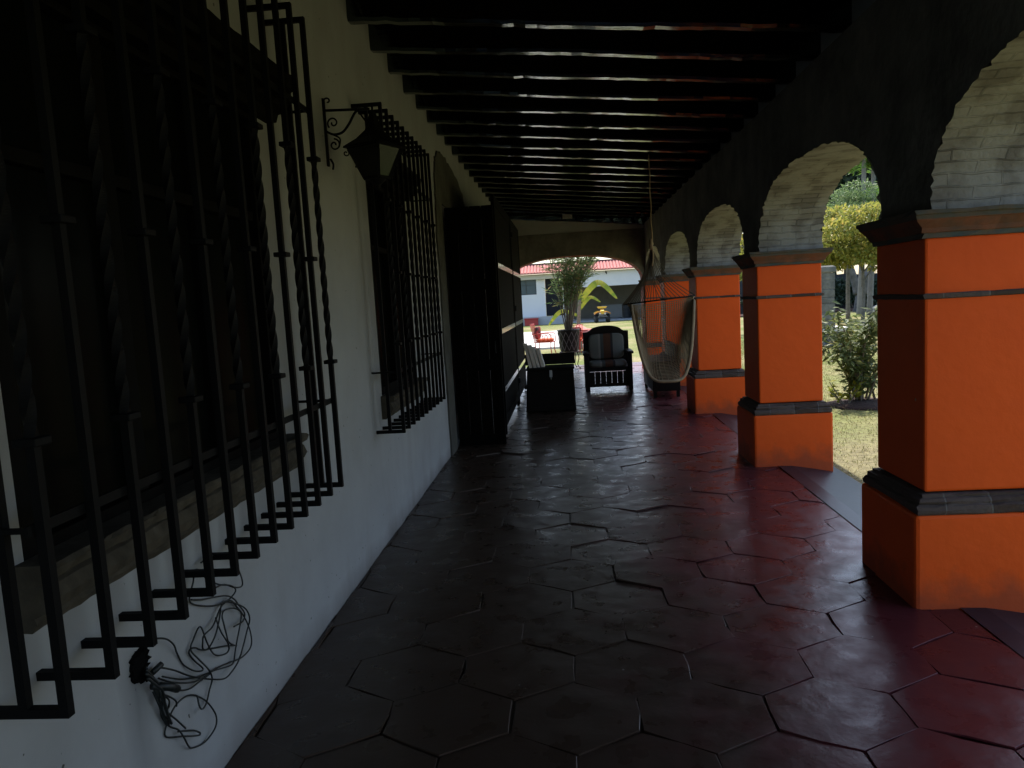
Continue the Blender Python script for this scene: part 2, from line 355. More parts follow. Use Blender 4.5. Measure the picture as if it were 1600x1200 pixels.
M['rubble'] = mat('rubble_stone', (0.20, 0.20, 0.19), 0.95, 0.1, color2=(0.045, 0.045, 0.045), vscale=7, bump=0.9, bscale=8, bdist=0.06)
M['rim'] = mat('pale_rim', (0.50, 0.48, 0.45), 0.9)
M['leaf_bush'] = leaf_mat('bush_leaves', (0.08, 0.115, 0.035), (0.19, 0.22, 0.085), (0.32, 0.28, 0.09))
M['leaf_croton'] = leaf_mat('croton_leaves', (0.18, 0.24, 0.03), (0.45, 0.40, 0.05))
M['leaf_yellow'] = leaf_mat('yellowing_leaves', (0.15, 0.19, 0.04), (0.40, 0.37, 0.075), (0.46, 0.33, 0.09), trans=0.45)
M['leaf_dark'] = leaf_mat('dark_leaves', (0.018, 0.036, 0.024), (0.045, 0.075, 0.045), trans=0.15)
M['leaf_pale'] = leaf_mat('pale_green_leaves', (0.11, 0.18, 0.07), (0.24, 0.32, 0.13))
M['leaf_palm'] = leaf_mat('palm_leaves', (0.09, 0.19, 0.035), (0.20, 0.34, 0.06))
M['bark'] = mat('grey_bark', (0.20, 0.18, 0.15), 0.95, color2=(0.10, 0.09, 0.075), vscale=6, bump=0.5, bscale=10, bdist=0.03)
M['pale_bark'] = mat('pale_bark', (0.24, 0.23, 0.22), 0.9, var=0.3, vscale=3)
M['whitewash'] = mat('whitewashed_trunk', (0.15, 0.15, 0.155), 0.9, color2=(0.05, 0.05, 0.05), vscale=2.5)  # whitewash toned down, the trees' shade is put into its colour
M['wall_stone'] = mat('dark_garden_stone', (0.05, 0.05, 0.052), 0.95, color2=(0.018, 0.02, 0.022), vscale=1.4, bump=0.6, bscale=3, bdist=0.06)
M['mulch'] = mat('brown_mulch', (0.075, 0.045, 0.032), 1.0, color2=(0.035, 0.02, 0.016), vscale=30, bump=0.8, bscale=40, bdist=0.03)
M['blade'] = leaf_mat('grass_blades', (0.17, 0.19, 0.06), (0.29, 0.25, 0.12), (0.36, 0.29, 0.17), trans=0.5)

# ------------------------------------------------------------------ mesh helpers
ORIG = {}
class MB:
    def __init__(self): self.v = []; self.f = []; self.uv = None
    def add(self, vs, fs):
        o = len(self.v); self.v += [tuple(p) for p in vs]; self.f += [tuple(i + o for i in f) for f in fs]
    def box(self, x0, x1, y0, y1, z0, z1):
        self.add([(x0,y0,z0),(x1,y0,z0),(x1,y1,z0),(x0,y1,z0),(x0,y0,z1),(x1,y0,z1),(x1,y1,z1),(x0,y1,z1)],
                 [(0,3,2,1),(4,5,6,7),(0,1,5,4),(1,2,6,5),(2,3,7,6),(3,0,4,7)])
    def hexa(self, b, t):
        self.add(list(b) + list(t), [(0,3,2,1),(4,5,6,7),(0,1,5,4),(1,2,6,5),(2,3,7,6),(3,0,4,7)])
    def bar(self, p, q, w, h=None, up=(0,0,1)):
        p = Vector(p); q = Vector(q); h = h or w; d = (q - p).normalized(); up = Vector(up)
        if abs(d.dot(up)) > 0.95: up = Vector((1,0,0)) if abs(d.x) < 0.9 else Vector((0,1,0))
        s = d.cross(up).normalized(); u = s.cross(d).normalized()
        c = lambda o: [o - s*w/2 - u*h/2, o + s*w/2 - u*h/2, o + s*w/2 + u*h/2, o - s*w/2 + u*h/2]
        self.add(c(p) + c(q), [(0,1,2,3),(7,6,5,4),(0,4,5,1),(1,5,6,2),(2,6,7,3),(3,7,4,0)])
    def tube(self, pts, r, n=6, closed=False):
        pts = [Vector(p) for p in pts]; k = len(pts); rs = r if isinstance(r, (list, tuple)) else [r]*k
        vs = []; prev = None
        for i, p in enumerate(pts):
            a = pts[i-1] if (i > 0 or closed) else p; b = pts[(i+1) % k] if (i < k-1 or closed) else p
            d = (b - a); d = d.normalized() if d.length > 1e-9 else Vector((0,0,1))
            if prev is None:
                prev = d.cross(Vector((0,0,1)) if abs(d.z) < 0.9 else Vector((1,0,0))).normalized()
            s = (prev - d * prev.dot(d))
            s = s.normalized() if s.length > 1e-6 else d.orthogonal().normalized()
            prev = s; t = d.cross(s)
            for j in range(n):
                an = 2*math.pi*j/n
                vs.append(p + (s*math.cos(an) + t*math.sin(an))*rs[i])
        fs = []
        for i in range(k if closed else k-1):
            for j in range(n):
                a = i*n + j; b = i*n + (j+1) % n; i2 = (i+1) % k
                fs.append((a, b, i2*n + (j+1) % n, i2*n + j))
        if not closed:
            fs.append(tuple(range(n-1, -1, -1))); fs.append(tuple((k-1)*n + j for j in range(n)))
        self.add(vs, fs)
    def rings(self, rings, cap=True):
        n = len(rings[0]); vs = [p for r in rings for p in r]; fs = []
        for i in range(len(rings)-1):
            for j in range(n):
                fs.append((i*n+j, i*n+(j+1) % n, (i+1)*n+(j+1) % n, (i+1)*n+j))
        if cap:
            fs.append(tuple(range(n-1, -1, -1))); fs.append(tuple((len(rings)-1)*n + j for j in range(n)))
        self.add(vs, fs)
    def sq(self, x0, x1, y0, y1, prof, jit=0.0):            # mitred moulding around a rectangle: prof = (offset, z)
        rg = []
        for o, z in prof:
            c = [(x0-o,y0-o),(x1+o,y0-o),(x1+o,y1+o),(x0-o,y1+o)]; r = []
            for i in range(4):
                a, b = c[i], c[(i+1) % 4]; k = jit and 9 or 1
                for q in range(k):
                    t = q/k; j = (lambda: random.gauss(0, jit)) if jit and o > 0 else (lambda: 0.0)
                    r.append((a[0]+(b[0]-a[0])*t+j(), a[1]+(b[1]-a[1])*t+j(), z+j()*.7))
            rg.append(r)
        self.rings(rg)
    def lathe(self, c, prof, n=24):                # prof = (r, z)
        self.rings([[(c[0]+r*math.cos(2*math.pi*j/n), c[1]+r*math.sin(2*math.pi*j/n), c[2]+z) for j in range(n)] for r, z in prof])
    def prism(self, poly, axis, a, b):             # outline extruded along an axis
        n = len(poly)
        def P(u, w, t): return (t,u,w) if axis == 'x' else ((u,t,w) if axis == 'y' else (u,w,t))
        self.add([P(u,w,a) for u,w in poly] + [P(u,w,b) for u,w in poly],
                 [tuple(range(n)), tuple(range(2*n-1, n-1, -1))] + [(i, n+i, n+(i+1) % n, (i+1) % n) for i in range(n)])
    def build(self, name, m, parent=None, smooth=False, bevel=0.0):
        me = bpy.data.meshes.new(name)
        o0 = ORIG.get(parent.name, Vector((0,0,0))) if parent else Vector((0,0,0))
        me.from_pydata([(p[0]-o0[0], p[1]-o0[1], p[2]-o0[2]) for p in self.v], [], self.f)
        if self.uv:
            uvl = me.uv_layers.new(name='UVMap')
            for poly in me.polygons:
                for li, vi in zip(poly.loop_indices, poly.vertices): uvl.data[li].uv = self.uv[vi]
        me.materials.append(m)
        bm_fix(me)
        ob = bpy.data.objects.new(name, me); COL.objects.link(ob)
        if parent: ob.parent = parent; ORIG[ob.name] = o0
        if smooth:
            for p in me.polygons: p.use_smooth = True
        if bevel:
            md = ob.modifiers.new('bevel', 'BEVEL'); md.width = bevel; md.segments = 2; md.limit_method = 'ANGLE'; md.angle_limit = R(40)
        return ob
import bmesh
def bm_fix(me):
    b = bmesh.new(); b.from_mesh(me); bmesh.ops.recalc_face_normals(b, faces=b.faces); b.to_mesh(me); b.free()

def tag(o, label=None, cat=None, group=None, kind=None):
    if label: o['label'] = label
    if cat: o['category'] = cat
    if group: o['group'] = group
    if kind: o['kind'] = kind
    return o
def thing(name, label, cat, loc=(0,0,0), group=None):
    o = bpy.data.objects.new(name, None); COL.objects.link(o); o.location = loc; o.empty_display_size = 0.2
    ORIG[o.name] = Vector(loc)
    return tag(o, label, cat, group)
def dup(root, loc, rz=0.0, label=None, scale=1.0):
    def cp(o, par):
        c = o.copy(); COL.objects.link(c)
        if par: c.parent = par
        for ch in list(o.children): cp(ch, c)
        return c
    r = cp(root, None); r.location = loc; r.rotation_euler = (0,0,rz); r.scale = (scale,)*3
    if label: r['label'] = label
    return r
def smooth_path(pts, k=6):
    P = [Vector(p) for p in pts]; out = []
    for i in range(len(P)-1):
        p0 = P[max(i-1,0)]; p1 = P[i]; p2 = P[i+1]; p3 = P[min(i+2,len(P)-1)]
        for j in range(k):
            t = j/k
            out.append(0.5*((2*p1) + (p2-p0)*t + (2*p0-5*p1+4*p2-p3)*t*t + (3*p1-p0-3*p2+p3)*t**3))
    out.append(P[-1]); return out
def leaves(name, P, D, N, L, W, m, parent=None, fold=0.15):
    n = len(P); D = D/np.linalg.norm(D, axis=1, keepdims=True)
    S = np.cross(D, N); S /= np.maximum(np.linalg.norm(S, axis=1, keepdims=True), 1e-6); U = np.cross(S, D)
    L = np.broadcast_to(np.asarray(L, float), (n,))[:,None]; W = np.broadcast_to(np.asarray(W, float), (n,))[:,None]
    mid = P + D*L*0.45 + U*W*fold
    V = np.stack([P, mid + S*W*0.5, P + D*L, mid - S*W*0.5], 1).reshape(-1, 3)
    if parent is not None: V = V - np.array(ORIG[parent.name])
    F = np.arange(4*n).reshape(-1, 4)
    me = bpy.data.meshes.new(name); me.from_pydata(V.tolist(), [], F.tolist()); me.materials.append(m)
    o = bpy.data.objects.new(name, me); COL.objects.link(o)
    if parent is not None: o.parent = parent; ORIG[o.name] = ORIG[parent.name]
    return o
def rand_dirs(n, up=0.0):
    d = RNG.normal(size=(n,3)); d[:,2] += up; return d/np.linalg.norm(d, axis=1, keepdims=True)
def crown_points(n, blobs):
    """points spread through several uneven ellipsoids, denser near their shells"""
    w = np.array([b[1][0]*b[1][1]*b[1][2] for b in blobs])**0.7; w = w/w.sum()
    k = RNG.choice(len(blobs), n, p=w); d = rand_dirs(n); r = RNG.uniform(0.35, 1.0, n)**0.5 * RNG.uniform(0.85, 1.1, n)
    C = np.array([b[0] for b in blobs])[k]; A = np.array([b[1] for b in blobs])[k]
    return C + d*A*r[:,None], d
def blobs_for(c, rad, n, size=0.45, flat=0.8):
    out = []
    for i in range(n):
        d = rand_dirs(1)[0]; q = RNG.uniform(0.3, 0.95)
        s = RNG.uniform(0.6, 1.15)*size
        out.append(((c[0]+d[0]*rad[0]*q, c[1]+d[1]*rad[1]*q, c[2]+d[2]*rad[2]*q), (rad[0]*s, rad[1]*s, rad[2]*s*flat)))
    return out
def tree(name, label, cat, base, height, rad, m, barkm, n, L, W, nb=14, trunk_r=0.2, group=None, size=0.42, cz=None, lean=(0,0)):
    t = thing(name, label, cat, base, group)
    cz = height - rad[2] if cz is None else cz
    c = (base[0]+lean[0], base[1]+lean[1], base[2]+cz)
    bl = blobs_for(c, rad, nb, size)
    P, d = crown_points(n, bl)
    D = d*0.7 + rand_dirs(n)*0.8 + np.array([0,0,-0.25])
    leaves('crown', P, D, rand_dirs(n, 0.9), RNG.uniform(0.7,1.3,n)*L, RNG.uniform(0.7,1.3,n)*W, m, t)
    mb = MB()
    b0 = Vector(base); top = Vector((c[0], c[1], c[2]-rad[2]*0.45))
    mid = b0.lerp(top, 0.55) + Vector((random.uniform(-.15,.15), random.uniform(-.15,.15), 0))
    mb.tube(smooth_path([b0 - Vector((0,0,.1)), mid, top], 5), [trunk_r*(1-0.055*i) for i in range(11)], 8)
    for q in bl[:9]:
        s = b0.lerp(top, random.uniform(0.55, 1.0)); e = Vector(q[0]); k = s.lerp(e, 0.5) + Vector((0,0,-.12*(e-s).length*0.3))
        mb.tube(smooth_path([s, k, e], 4), [trunk_r*(0.42-0.04*i) for i in range(9)], 5)
    mb.build('trunk', barkm, t, smooth=True)
    return t

# ================================================================== SETTING: ground and floors
WX = -1.30          # white wall plane
AX = 1.72           # arcade wall, corridor side
AO = 2.25           # arcade wall, garden side
GZ = -0.16          # lawn level
PY0, PS = 3.63, 3.11
PIL_Y = [PY0 + PS*i for i in range(-2, 5)]      # front faces of the pillars
EWY = 16.15         # end wall near face

mb = MB(); N = 40
xs = [-400, -120, -40, -12, -4, 2.43, 8, 20, 45, 120, 400]; ys = [-200, -40, -6, 6, 18.3, 30, 50, 80, 140, 400]
for j in ys:
    for i in xs: mb.v.append((i, j, GZ))
for j in range(len(ys)-1):
    for i in range(len(xs)-1):
        a = j*len(xs)+i; mb.f.append((a, a+1, a+1+len(xs), a+len(xs)))
tag(mb.build('lawn', M['lawn']), kind='structure')

def floor_tiles():
    mb = MB(); W, pitch, joint = 0.492, 0.375, 0.235
    h = pitch + joint/2            # half height to the point is (pitch+...)
    hh = (2*pitch - joint)/2 + 0.0
    ptop = joint/2 + (pitch - joint)   # y of the point
    r = 0
    y = -2.9 + 0.0
    rows = int((18.15+2.9)/pitch)
    for r in range(rows):
        cy = 4.995 + (r - 21)*pitch
        off = (-0.04 + 0.5*W) if (r % 2 == 1) else -0.04
        for c in range(-4, 7):
            cx = off + W/2 + c*W - W
            if cx < WX - W*0.6 or cx > 1.83 + W*0.6: continue
            gap = random.uniform(0.0006, 0.0042)
            tx, ty = random.gauss(0, 0.009), random.gauss(0, 0.010); z0 = random.gauss(0, 0.0026)
            hexp = [(-W/2, -joint/2), (0, -ptop), (W/2, -joint/2), (W/2, joint/2), (0, ptop), (-W/2, joint/2)]
            # each side split in two with a slightly wobbly edge
            ol = []
            for i in range(6):
                a, b = hexp[i], hexp[(i+1) % 6]; js = random.gauss(0, .004)
                ol.append((a[0]+random.gauss(0,.004), a[1]+random.gauss(0,.004))); ol.append(((a[0]+b[0])/2 + js, (a[1]+b[1])/2 + js))
            o0 = len(mb.v)
            for s, z in ((1.0, -0.008), (0.9965, -0.0010), (0.989, 0.0), (0.95, 0.0)):
                sc = s - gap/W*2
                for (px, py) in ol:
                    X, Y = px*sc, py*sc
                    wx = cx + X; wx = min(max(wx, WX + 0.004), 1.826)
                    mb.v.append((wx, cy + Y, z + z0 + tx*X + ty*Y))
            mb.v.append((min(max(cx, WX + .01), 1.82), cy, z0))
            n = 12
            for k in range(3):
                for i in range(n):
                    mb.f.append((o0+k*n+i, o0+k*n+(i+1) % n, o0+(k+1)*n+(i+1) % n, o0+(k+1)*n+i))
            for i in range(n): mb.f.append((o0+3*n+i, o0+3*n+(i+1) % n, o0+4*n))
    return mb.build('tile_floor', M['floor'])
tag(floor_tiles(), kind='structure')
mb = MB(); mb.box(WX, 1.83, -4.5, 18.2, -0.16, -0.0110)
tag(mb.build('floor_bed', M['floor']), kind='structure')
mb = MB(); NY = 60
for k in range(NY+1):
    y = -4.5 + k*(18.2+4.5)/NY
    for x, z in ((1.832, 0.003), (1.95, 0.001), (2.2, -0.045), (2.40, -0.088), (2.425, -0.10), (2.43, -0.2)):
        mb.v.append((x + random.gauss(0, .002), y, z + random.gauss(0, .0015)))
for k in range(NY):
    for i in range(5): mb.f.append((k*6+i, k*6+i+1, k*6+i+7, k*6+i+6))
tag(mb.build('kerb_border', M['kerb'], smooth=False), kind='structure')
mb = MB(); mb.box(-9, 1.9, 26.9, 41.0, -0.3, -0.09)
tag(mb.build('terrace_paving', M['concrete']), kind='structure')

# ================================================================== veranda wall with windows and door
vw = thing('veranda_wall', 'long white plastered wall with barred windows along the left side', 'wall', (WX, 5, 0))
OPEN = [(1.62, 3.27, 1.03, 2.50), (5.08, 6.28, 1.0, 2.52), (8.22, 10.0, 0.0, 2.70)]
TH = 0.36; Y0, Y1, ZT = -4.5, EWY + 0.6, 3.95
def wall_with_holes():
    mb = MB(); yb = sorted({Y0, Y1, *[o[0] for o in OPEN], *[o[1] for o in OPEN]}); zb = sorted({0.0, ZT, *[o[2] for o in OPEN], *[o[3] for o in OPEN]})
    zb = [-0.2] + zb
    hole = lambda a, b, c, d: any(o[0]-1e-6 <= a and b <= o[1]+1e-6 and o[2]-1e-6 <= c and d <= o[3]+1e-6 for o in OPEN)
    for i in range(len(yb)-1):
        for j in range(len(zb)-1):
            a, b, c, d = yb[i], yb[i+1], zb[j], zb[j+1]
            if hole(a, b, c, d): continue
            mb.add([(WX,a,c),(WX,b,c),(WX,b,d),(WX,a,d)], [(0,1,2,3)])
            mb.add([(WX-TH,a,c),(WX-TH,b,c),(WX-TH,b,d),(WX-TH,a,d)], [(3,2,1,0)])
    for a, b, c, d in OPEN:
        for q in ([(WX,a,c),(WX-TH,a,c),(WX-TH,a,d),(WX,a,d)], [(WX,b,c),(WX-TH,b,c),(WX-TH,b,d),(WX,b,d)],
                  [(WX,a,d),(WX,b,d),(WX-TH,b,d),(WX-TH,a,d)], [(WX,a,c),(WX,b,c),(WX-TH,b,c),(WX-TH,a,c)]):
            mb.add(q, [(0,1,2,3)])
    return mb.build('wall', M['plaster'], vw)
wall_with_holes()
def window(o, ny):
    a, b, c, d = o; x = WX - 0.058
    f = MB(); t = 0.06
    f.box(x-.05, x+.05, a+.002, a+t, c+.002, d-.002); f.box(x-.05, x+.05, b-t, b-.002, c+.002, d-.002)
    f.box(x-.05, x+.05, a+t, b-t, d-t, d-.002); f.box(x-.05, x+.05, a+t, b-t, c+.002, c+t)
    for k in range(1, ny): y = a + (b-a)*k/ny; f.box(x-.04, x+.04, y-.03, y+.03, c+t, d-t)
    zc = c + (d-c)*0.68; f.box(x-.035, x+.035, a+t, b-t, zc-.02, zc+.02)
    fr = f.build('window', M['frame'], vw, bevel=0.004)
    for k in range(ny):
        y0 = a + (b-a)*k/ny + .03; y1 = a + (b-a)*(k+1)/ny - .03
        p = MB(); p.box(x-.006, x+.002, y0, y1, c+.05, d-.05); p.build('pane', M['pane'], fr)
    return fr
w1 = window(OPEN[0], 3); w2 = window(OPEN[1], 2)
def moulding(o, z0, prof, name, par, ov, m):
    mb = MB(); a, b = o[0]-ov, o[1]+ov
    n = 40; rings = []
    for k in range(n+1):
        y = a + (b-a)*k/n
        rings.append([(WX + max(x, -0.002) + (random.gauss(0, .0016) if 0.0 < x else 0), y, z0 + z + (random.gauss(0, .0016) if x > 0 else 0)) for x, z in prof])
    mb.rings(rings)
    return mb.build(name, m, par)
SILLP = [(-.002,-.085),(.03,-.085),(.045,-.065),(.035,-.05),(.07,-.04),(.085,-.01),(.07,.02),(.05,.03),(.09,.04),(.10,.065),(.09,.075),(-.002,.075)]
moulding(OPEN[0], 0.985, SILLP, 'sill', w1, 0.04, M['sill'])
moulding(OPEN[1], 0.93, SILLP, 'sill', w2, 0.04, M['sill'])
LINP = [(-.002,0),(.05,0),(.06,.03),(.10,.05),(.12,.09),(.10,.11),(.14,.13),(.15,.18),(-.002,.18)]
moulding(OPEN[0], 2.46, LINP, 'lintel', w1, 0.12, M['frame'])
moulding(OPEN[1], 2.49, LINP, 'lintel', w2, 0.08, M['frame'])
# rough cement surround of the doorway
out = [(7.83,0.0),(7.80,0.9),(7.83,1.8),(7.80,2.3),(7.84,2.7),(7.9,2.98),(8.0,3.16),(8.2,3.25),(8.6,3.28),(9.1,3.24),(9.6,3.18),(10.0,3.05),(10.25,2.85),(10.28,2.6),(10.24,1.5),(10.28,0)]
inn = [(8.218,0),(8.218,.9),(8.218,1.8),(8.218,2.3),(8.218,2.60),(8.218,2.702),(8.4,2.702),(8.6,2.702),(8.9,2.702),(9.2,2.702),(9.5,2.702),(9.8,2.702),(10.002,2.702),(10.002,2.5),(10.002,1.4),(10.002,0)]
def jitter_fine(pts, k=5, amp=.02):
    r = []
    for i in range(len(pts)-1):
        for j in range(k):
            t = j/k; r.append((pts[i][0]*(1-t)+pts[i+1][0]*t + (random.gauss(0,amp) if amp else 0), pts[i][1]*(1-t)+pts[i+1][1]*t + (random.gauss(0,amp*.6) if amp and pts[i][1] > 0 else 0)))
    r.append(pts[-1]); return r
oo = jitter_fine(out); ii = jitter_fine(inn, amp=0)
mb = MB(); n = len(oo)
mb.v = [(WX-.001,y,max(z,0)) for y,z in oo] + [(WX+.018,y*.999+.008,max(z*.998,0)) for y,z in oo] + [(WX+.018,y,z) for y,z in ii] + [(WX-.001,y,z) for y,z in ii]
for i in range(n-1):
    for k in range(3): mb.f.append((k*n+i, k*n+i+1, (k+1)*n+i+1, (k+1)*n+i))
tag(mb.build('door_surround', M['cement'], vw), 'rough grey cement patch round the doorway')
# door: one leaf closed behind, one leaf swung out across the corridor
def door_leaf(y, x0, x1, z0, z1):
    mb = MB(); n = 4; w = (x1-x0)/n
    for k in range(n): mb.box(x0+k*w+.004, x0+(k+1)*w-.004, y+.012, y+.045, z0, z1)
    for xa, xb in ((x0, x0+.07), (x1-.07, x1)): mb.box(xa, xb, y, y+.055, z0+.001, z1-.001)
    for za in (z0+.002, z0+.85, z0+1.75, z1-.14): mb.box(x0+.07, x1-.07, y+.004, y+.05, za, za+.12)
    return mb
dl = door_leaf(8.33, WX+.022, -0.745, 0.004, 2.67).build('door', M['door'], vw, bevel=.004)
tag(dl, 'black plank door leaf swung open into the corridor')
h = MB(); h.tube([(-0.80,8.32,1.05),(-0.80,8.27,1.05),(-0.80,8.27,1.17),(-0.80,8.32,1.17)], .009); h.build('handle', M['iron'], dl)
mb = MB(); mb.box(WX-.34, WX-.30, 8.221, 9.999, 0.0, 2.699); mb.build('door', M['door'], vw)

# ================================================================== window grilles
GX = WX + 0.185
def twisted(mb, x, y, z0, z1, w, pitch=0.16, seg=0.006):
    n = int((z1-z0)/seg); rg = []
    for i in range(n+1):
        z = z0 + (z1-z0)*i/n; a = 2*math.pi*(z-z0)/pitch/2; r = w*0.72
        rg.append([(x+r*math.cos(a+k*math.pi/2+.785), y+r*math.sin(a+k*math.pi/2+.785), z) for k in range(4)])
    mb.rings(rg)
def grille(ya, yb, n, zb, zt, label):
    g = thing('window_grille', label, 'window grille', (WX, ya, zb), 'iron window grilles'); w = .021
    for k in range(n):
        y = ya + (yb-ya)*k/(n-1); m = MB(); tw = (n-1-k) % 2 == 0
        m.box(WX-.03, GX+w/2, y-w/2, y+w/2, zb-w/2, zb+w/2)
        m.box(WX-.03, GX+w/2, y-w/2, y+w/2, zt-w/2, zt+w/2)
        if tw:
            m.box(GX-w/2, GX+w/2, y-w/2, y+w/2, zb+w/2, 1.37); m.box(GX-w/2, GX+w/2, y-w/2, y+w/2, 2.30, zt-w/2)
            twisted(m, GX, y, 1.37, 2.30, w)
        else:
            m.box(GX-w/2, GX+w/2, y-w/2, y+w/2, zb+w/2, zt-w/2)
        b = m.build('bar', M['iron'], g)
        for z in ((1.37, 2.30) if tw else (1.84,)):
            c = MB(); c.box(GX-.026, GX+.026, y-.026, y+.026, z-.009, z+.009); c.build('collar', M['iron'], b, bevel=.003)
    for y, s in ((ya, 1), (yb, -1)):                      # the extra upright half way along each end arm
        m = MB(); x = (WX+GX)/2
        m.box(x-w/2, x+w/2, y-w/2+.001, y+w/2-.001, zb+w/2, zt-w/2); m.build('end_bar', M['iron'], g)
    for z in (1.185, 2.52):
        m = MB(); m.box(GX-.019, GX-w/2-.0005, ya-.03, yb+.03, z-.012, z+.012)
        m.box(WX-.02, GX-.02, yb+.012, yb+.02, z-.006, z+.006); m.box(WX-.02, GX-.02, ya-.02, ya-.012, z-.006, z+.006)
        m.build('crossbar', M['iron'], g)
    return g
g1 = grille(1.455, 3.45, 13, 0.778, 2.912, 'black iron grille of twisted bars over the nearest window')
m = MB(); 
m.tube([(WX+.06,3.05,1.63),(WX+.06,3.12,1.63),(WX+.06,3.12,1.76),(WX+.06,3.05,1.76)], .005, 5); m.build('latch', M['iron'], g1)
grille(4.87, 6.56, 11, 0.785, 2.90, 'black iron grille over the farther window beyond the lantern')

# ================================================================== cables hanging from a broken hole in the wall
CABLES = [
    [(2.05,0.657),(2.079,0.653),(2.121,0.632),(2.167,0.592),(2.202,0.545),(2.236,0.491),(2.276,0.449),(2.309,0.432),(2.325,0.434),(2.304,0.469),(2.276,0.508),(2.266,0.529),(2.285,0.524),(2.335,0.492),(2.419,0.457),(2.524,0.416),(2.581,0.39)],
    [(2.581,0.39),(2.527,0.43),(2.493,0.477),(2.484,0.515),(2.5,0.542),(2.538,0.546),(2.587,0.532),(2.619,0.504),(2.613,0.464),(2.6,0.406),(2.58,0.366),(2.538,0.345),(2.482,0.359),(2.404,0.386),(2.329,0.405),(2.26,0.432),(2.165,0.479),(2.071,0.537)],
    [(2.072,0.568),(2.122,0.531),(2.199,0.476),(2.282,0.423),(2.361,0.375),(2.441,0.334),(2.491,0.334),(2.566,0.337),(2.635,0.361),(2.669,0.403),(2.679,0.449),(2.65,0.501),(2.597,0.545),(2.53,0.58),(2.488,0.581),(2.448,0.558),(2.404,0.512),(2.371,0.481),(2.347,0.49),(2.334,0.519),(2.327,0.547),(2.385,0.546),(2.439,0.548),(2.501,0.575),(2.561,0.584),(2.583,0.603),(2.556,0.631),(2.504,0.655),(2.467,0.676)],
    [(2.079,0.527),(2.163,0.468),(2.257,0.421),(2.353,0.399),(2.43,0.379),(2.538,0.345),(2.626,0.322),(2.687,0.336),(2.699,0.389),(2.688,0.452),(2.651,0.504),(2.586,0.56),(2.531,0.583),(2.45,0.6),(2.377,0.631),(2.321,0.664),(2.298,0.699),(2.314,0.736),(2.341,0.76),(2.379,0.759),(2.406,0.739),(2.408,0.716)],
    [(2.312,0.679),(2.381,0.651),(2.456,0.629),(2.522,0.606),(2.587,0.567),(2.64,0.524),(2.684,0.472),(2.641,0.459),(2.552,0.476)],
    [(2.33,0.705),(2.387,0.678),(2.463,0.658),(2.53,0.646),(2.582,0.614),(2.633,0.598),(2.66,0.615),(2.657,0.659),(2.619,0.708),(2.553,0.747),(2.436,0.786),(2.377,0.782)],
    [(2.475,0.716),(2.54,0.689),(2.61,0.67)],
    [(2.46,0.552),(2.469,0.495),(2.498,0.433),(2.499,0.405),(2.471,0.406),(2.427,0.431),(2.381,0.47),(2.347,0.519),(2.333,0.576),(2.302,0.546),(2.273,0.523),(2.294,0.48),(2.344,0.417),(2.379,0.366),(2.371,0.33),(2.333,0.305),(2.283,0.311),(2.263,0.332),(2.276,0.363)],
    [(2.1,0.478),(2.158,0.445),(2.232,0.412),(2.302,0.397),(2.365,0.393)],
    [(2.044,0.503),(2.062,0.441),(2.084,0.399),(2.117,0.35),(2.144,0.321),(2.163,0.279),(2.195,0.235),(2.236,0.203),(2.306,0.178),(2.362,0.196),(2.371,0.237),(2.345,0.299),(2.303,0.345),(2.249,0.379),(2.184,0.405),(2.134,0.406),(2.112,0.377),(2.094,0.331),(2.18,0.278),(2.244,0.241),(2.262,0.239),(2.247,0.257),(2.194,0.288),(2.148,0.313)],
    [(2.061,0.488),(2.105,0.446),(2.119,0.414),(2.102,0.406),(2.13,0.36),(2.167,0.312)],
    [(2.064,0.475),(2.088,0.467),(2.118,0.433),(2.124,0.411)],
    [(2.011,0.583),(2.04,0.534),(2.048,0.495),(2.07,0.431),(2.099,0.367)],
    [(1.965,0.634),(1.996,0.647),(2.049,0.649),(2.051,0.613),(2.031,0.584),(2.034,0.549),(1.979,0.564),(1.963,0.597)],
]
ct = thing('cable_tangle', 'tangle of loose black cables hanging from a broken hole low on the white wall', 'cables', (WX, 2.0, 0.6))
for i, c in enumerate(CABLES[:-1]):
    ph = random.uniform(0, 6)
    pts = [(WX + .014 + .010*math.sin(ph + 1.3*j) + (0.006*(i % 3)), y, z) for j, (y, z) in enumerate(c)]
    pts[0] = (WX + .012, *c[0])
    if i == 12:
        m = MB()
        for q in range(5): m.tube(smooth_path([(a+.004*q, b+random.gauss(0,.008), cc+random.gauss(0,.006)) for a,b,cc in pts], 5), .0045, 5)
    else:
        m = MB(); m.tube(smooth_path(pts, 6), .0030, 5)
    m.build('cable', M['cable'], ct, smooth=True)
hole = CABLES[-1]; hc = (sum(p[0] for p in hole)/len(hole), sum(p[1] for p in hole)/len(hole))
m = MB(); fine = jitter_fine(hole + [hole[0]], 5, .006)[:-1]
rg = [[(WX + x, hc[0]+(y-hc[0])*s, hc[1]+(z-hc[1])*s) for y, z in fine] for x, s in ((0.001, 1.08), (0.010, 1.0), (0.004, 0.8))]
m.rings(rg); m.build('broken_hole', M['hole'], ct)
m = MB(); m.tube([(WX+.02,2.03,.53),(WX+.05,2.075,.50),(WX+.05,2.11,.475)], .012, 8); m.build('plug', M['cable'], ct, smooth=True)
m = MB(); m.tube([(WX+.02,2.04,.565),(WX+.03,2.075,.575)], .009, 8); m.build('plug', M['cable'], ct, smooth=True)

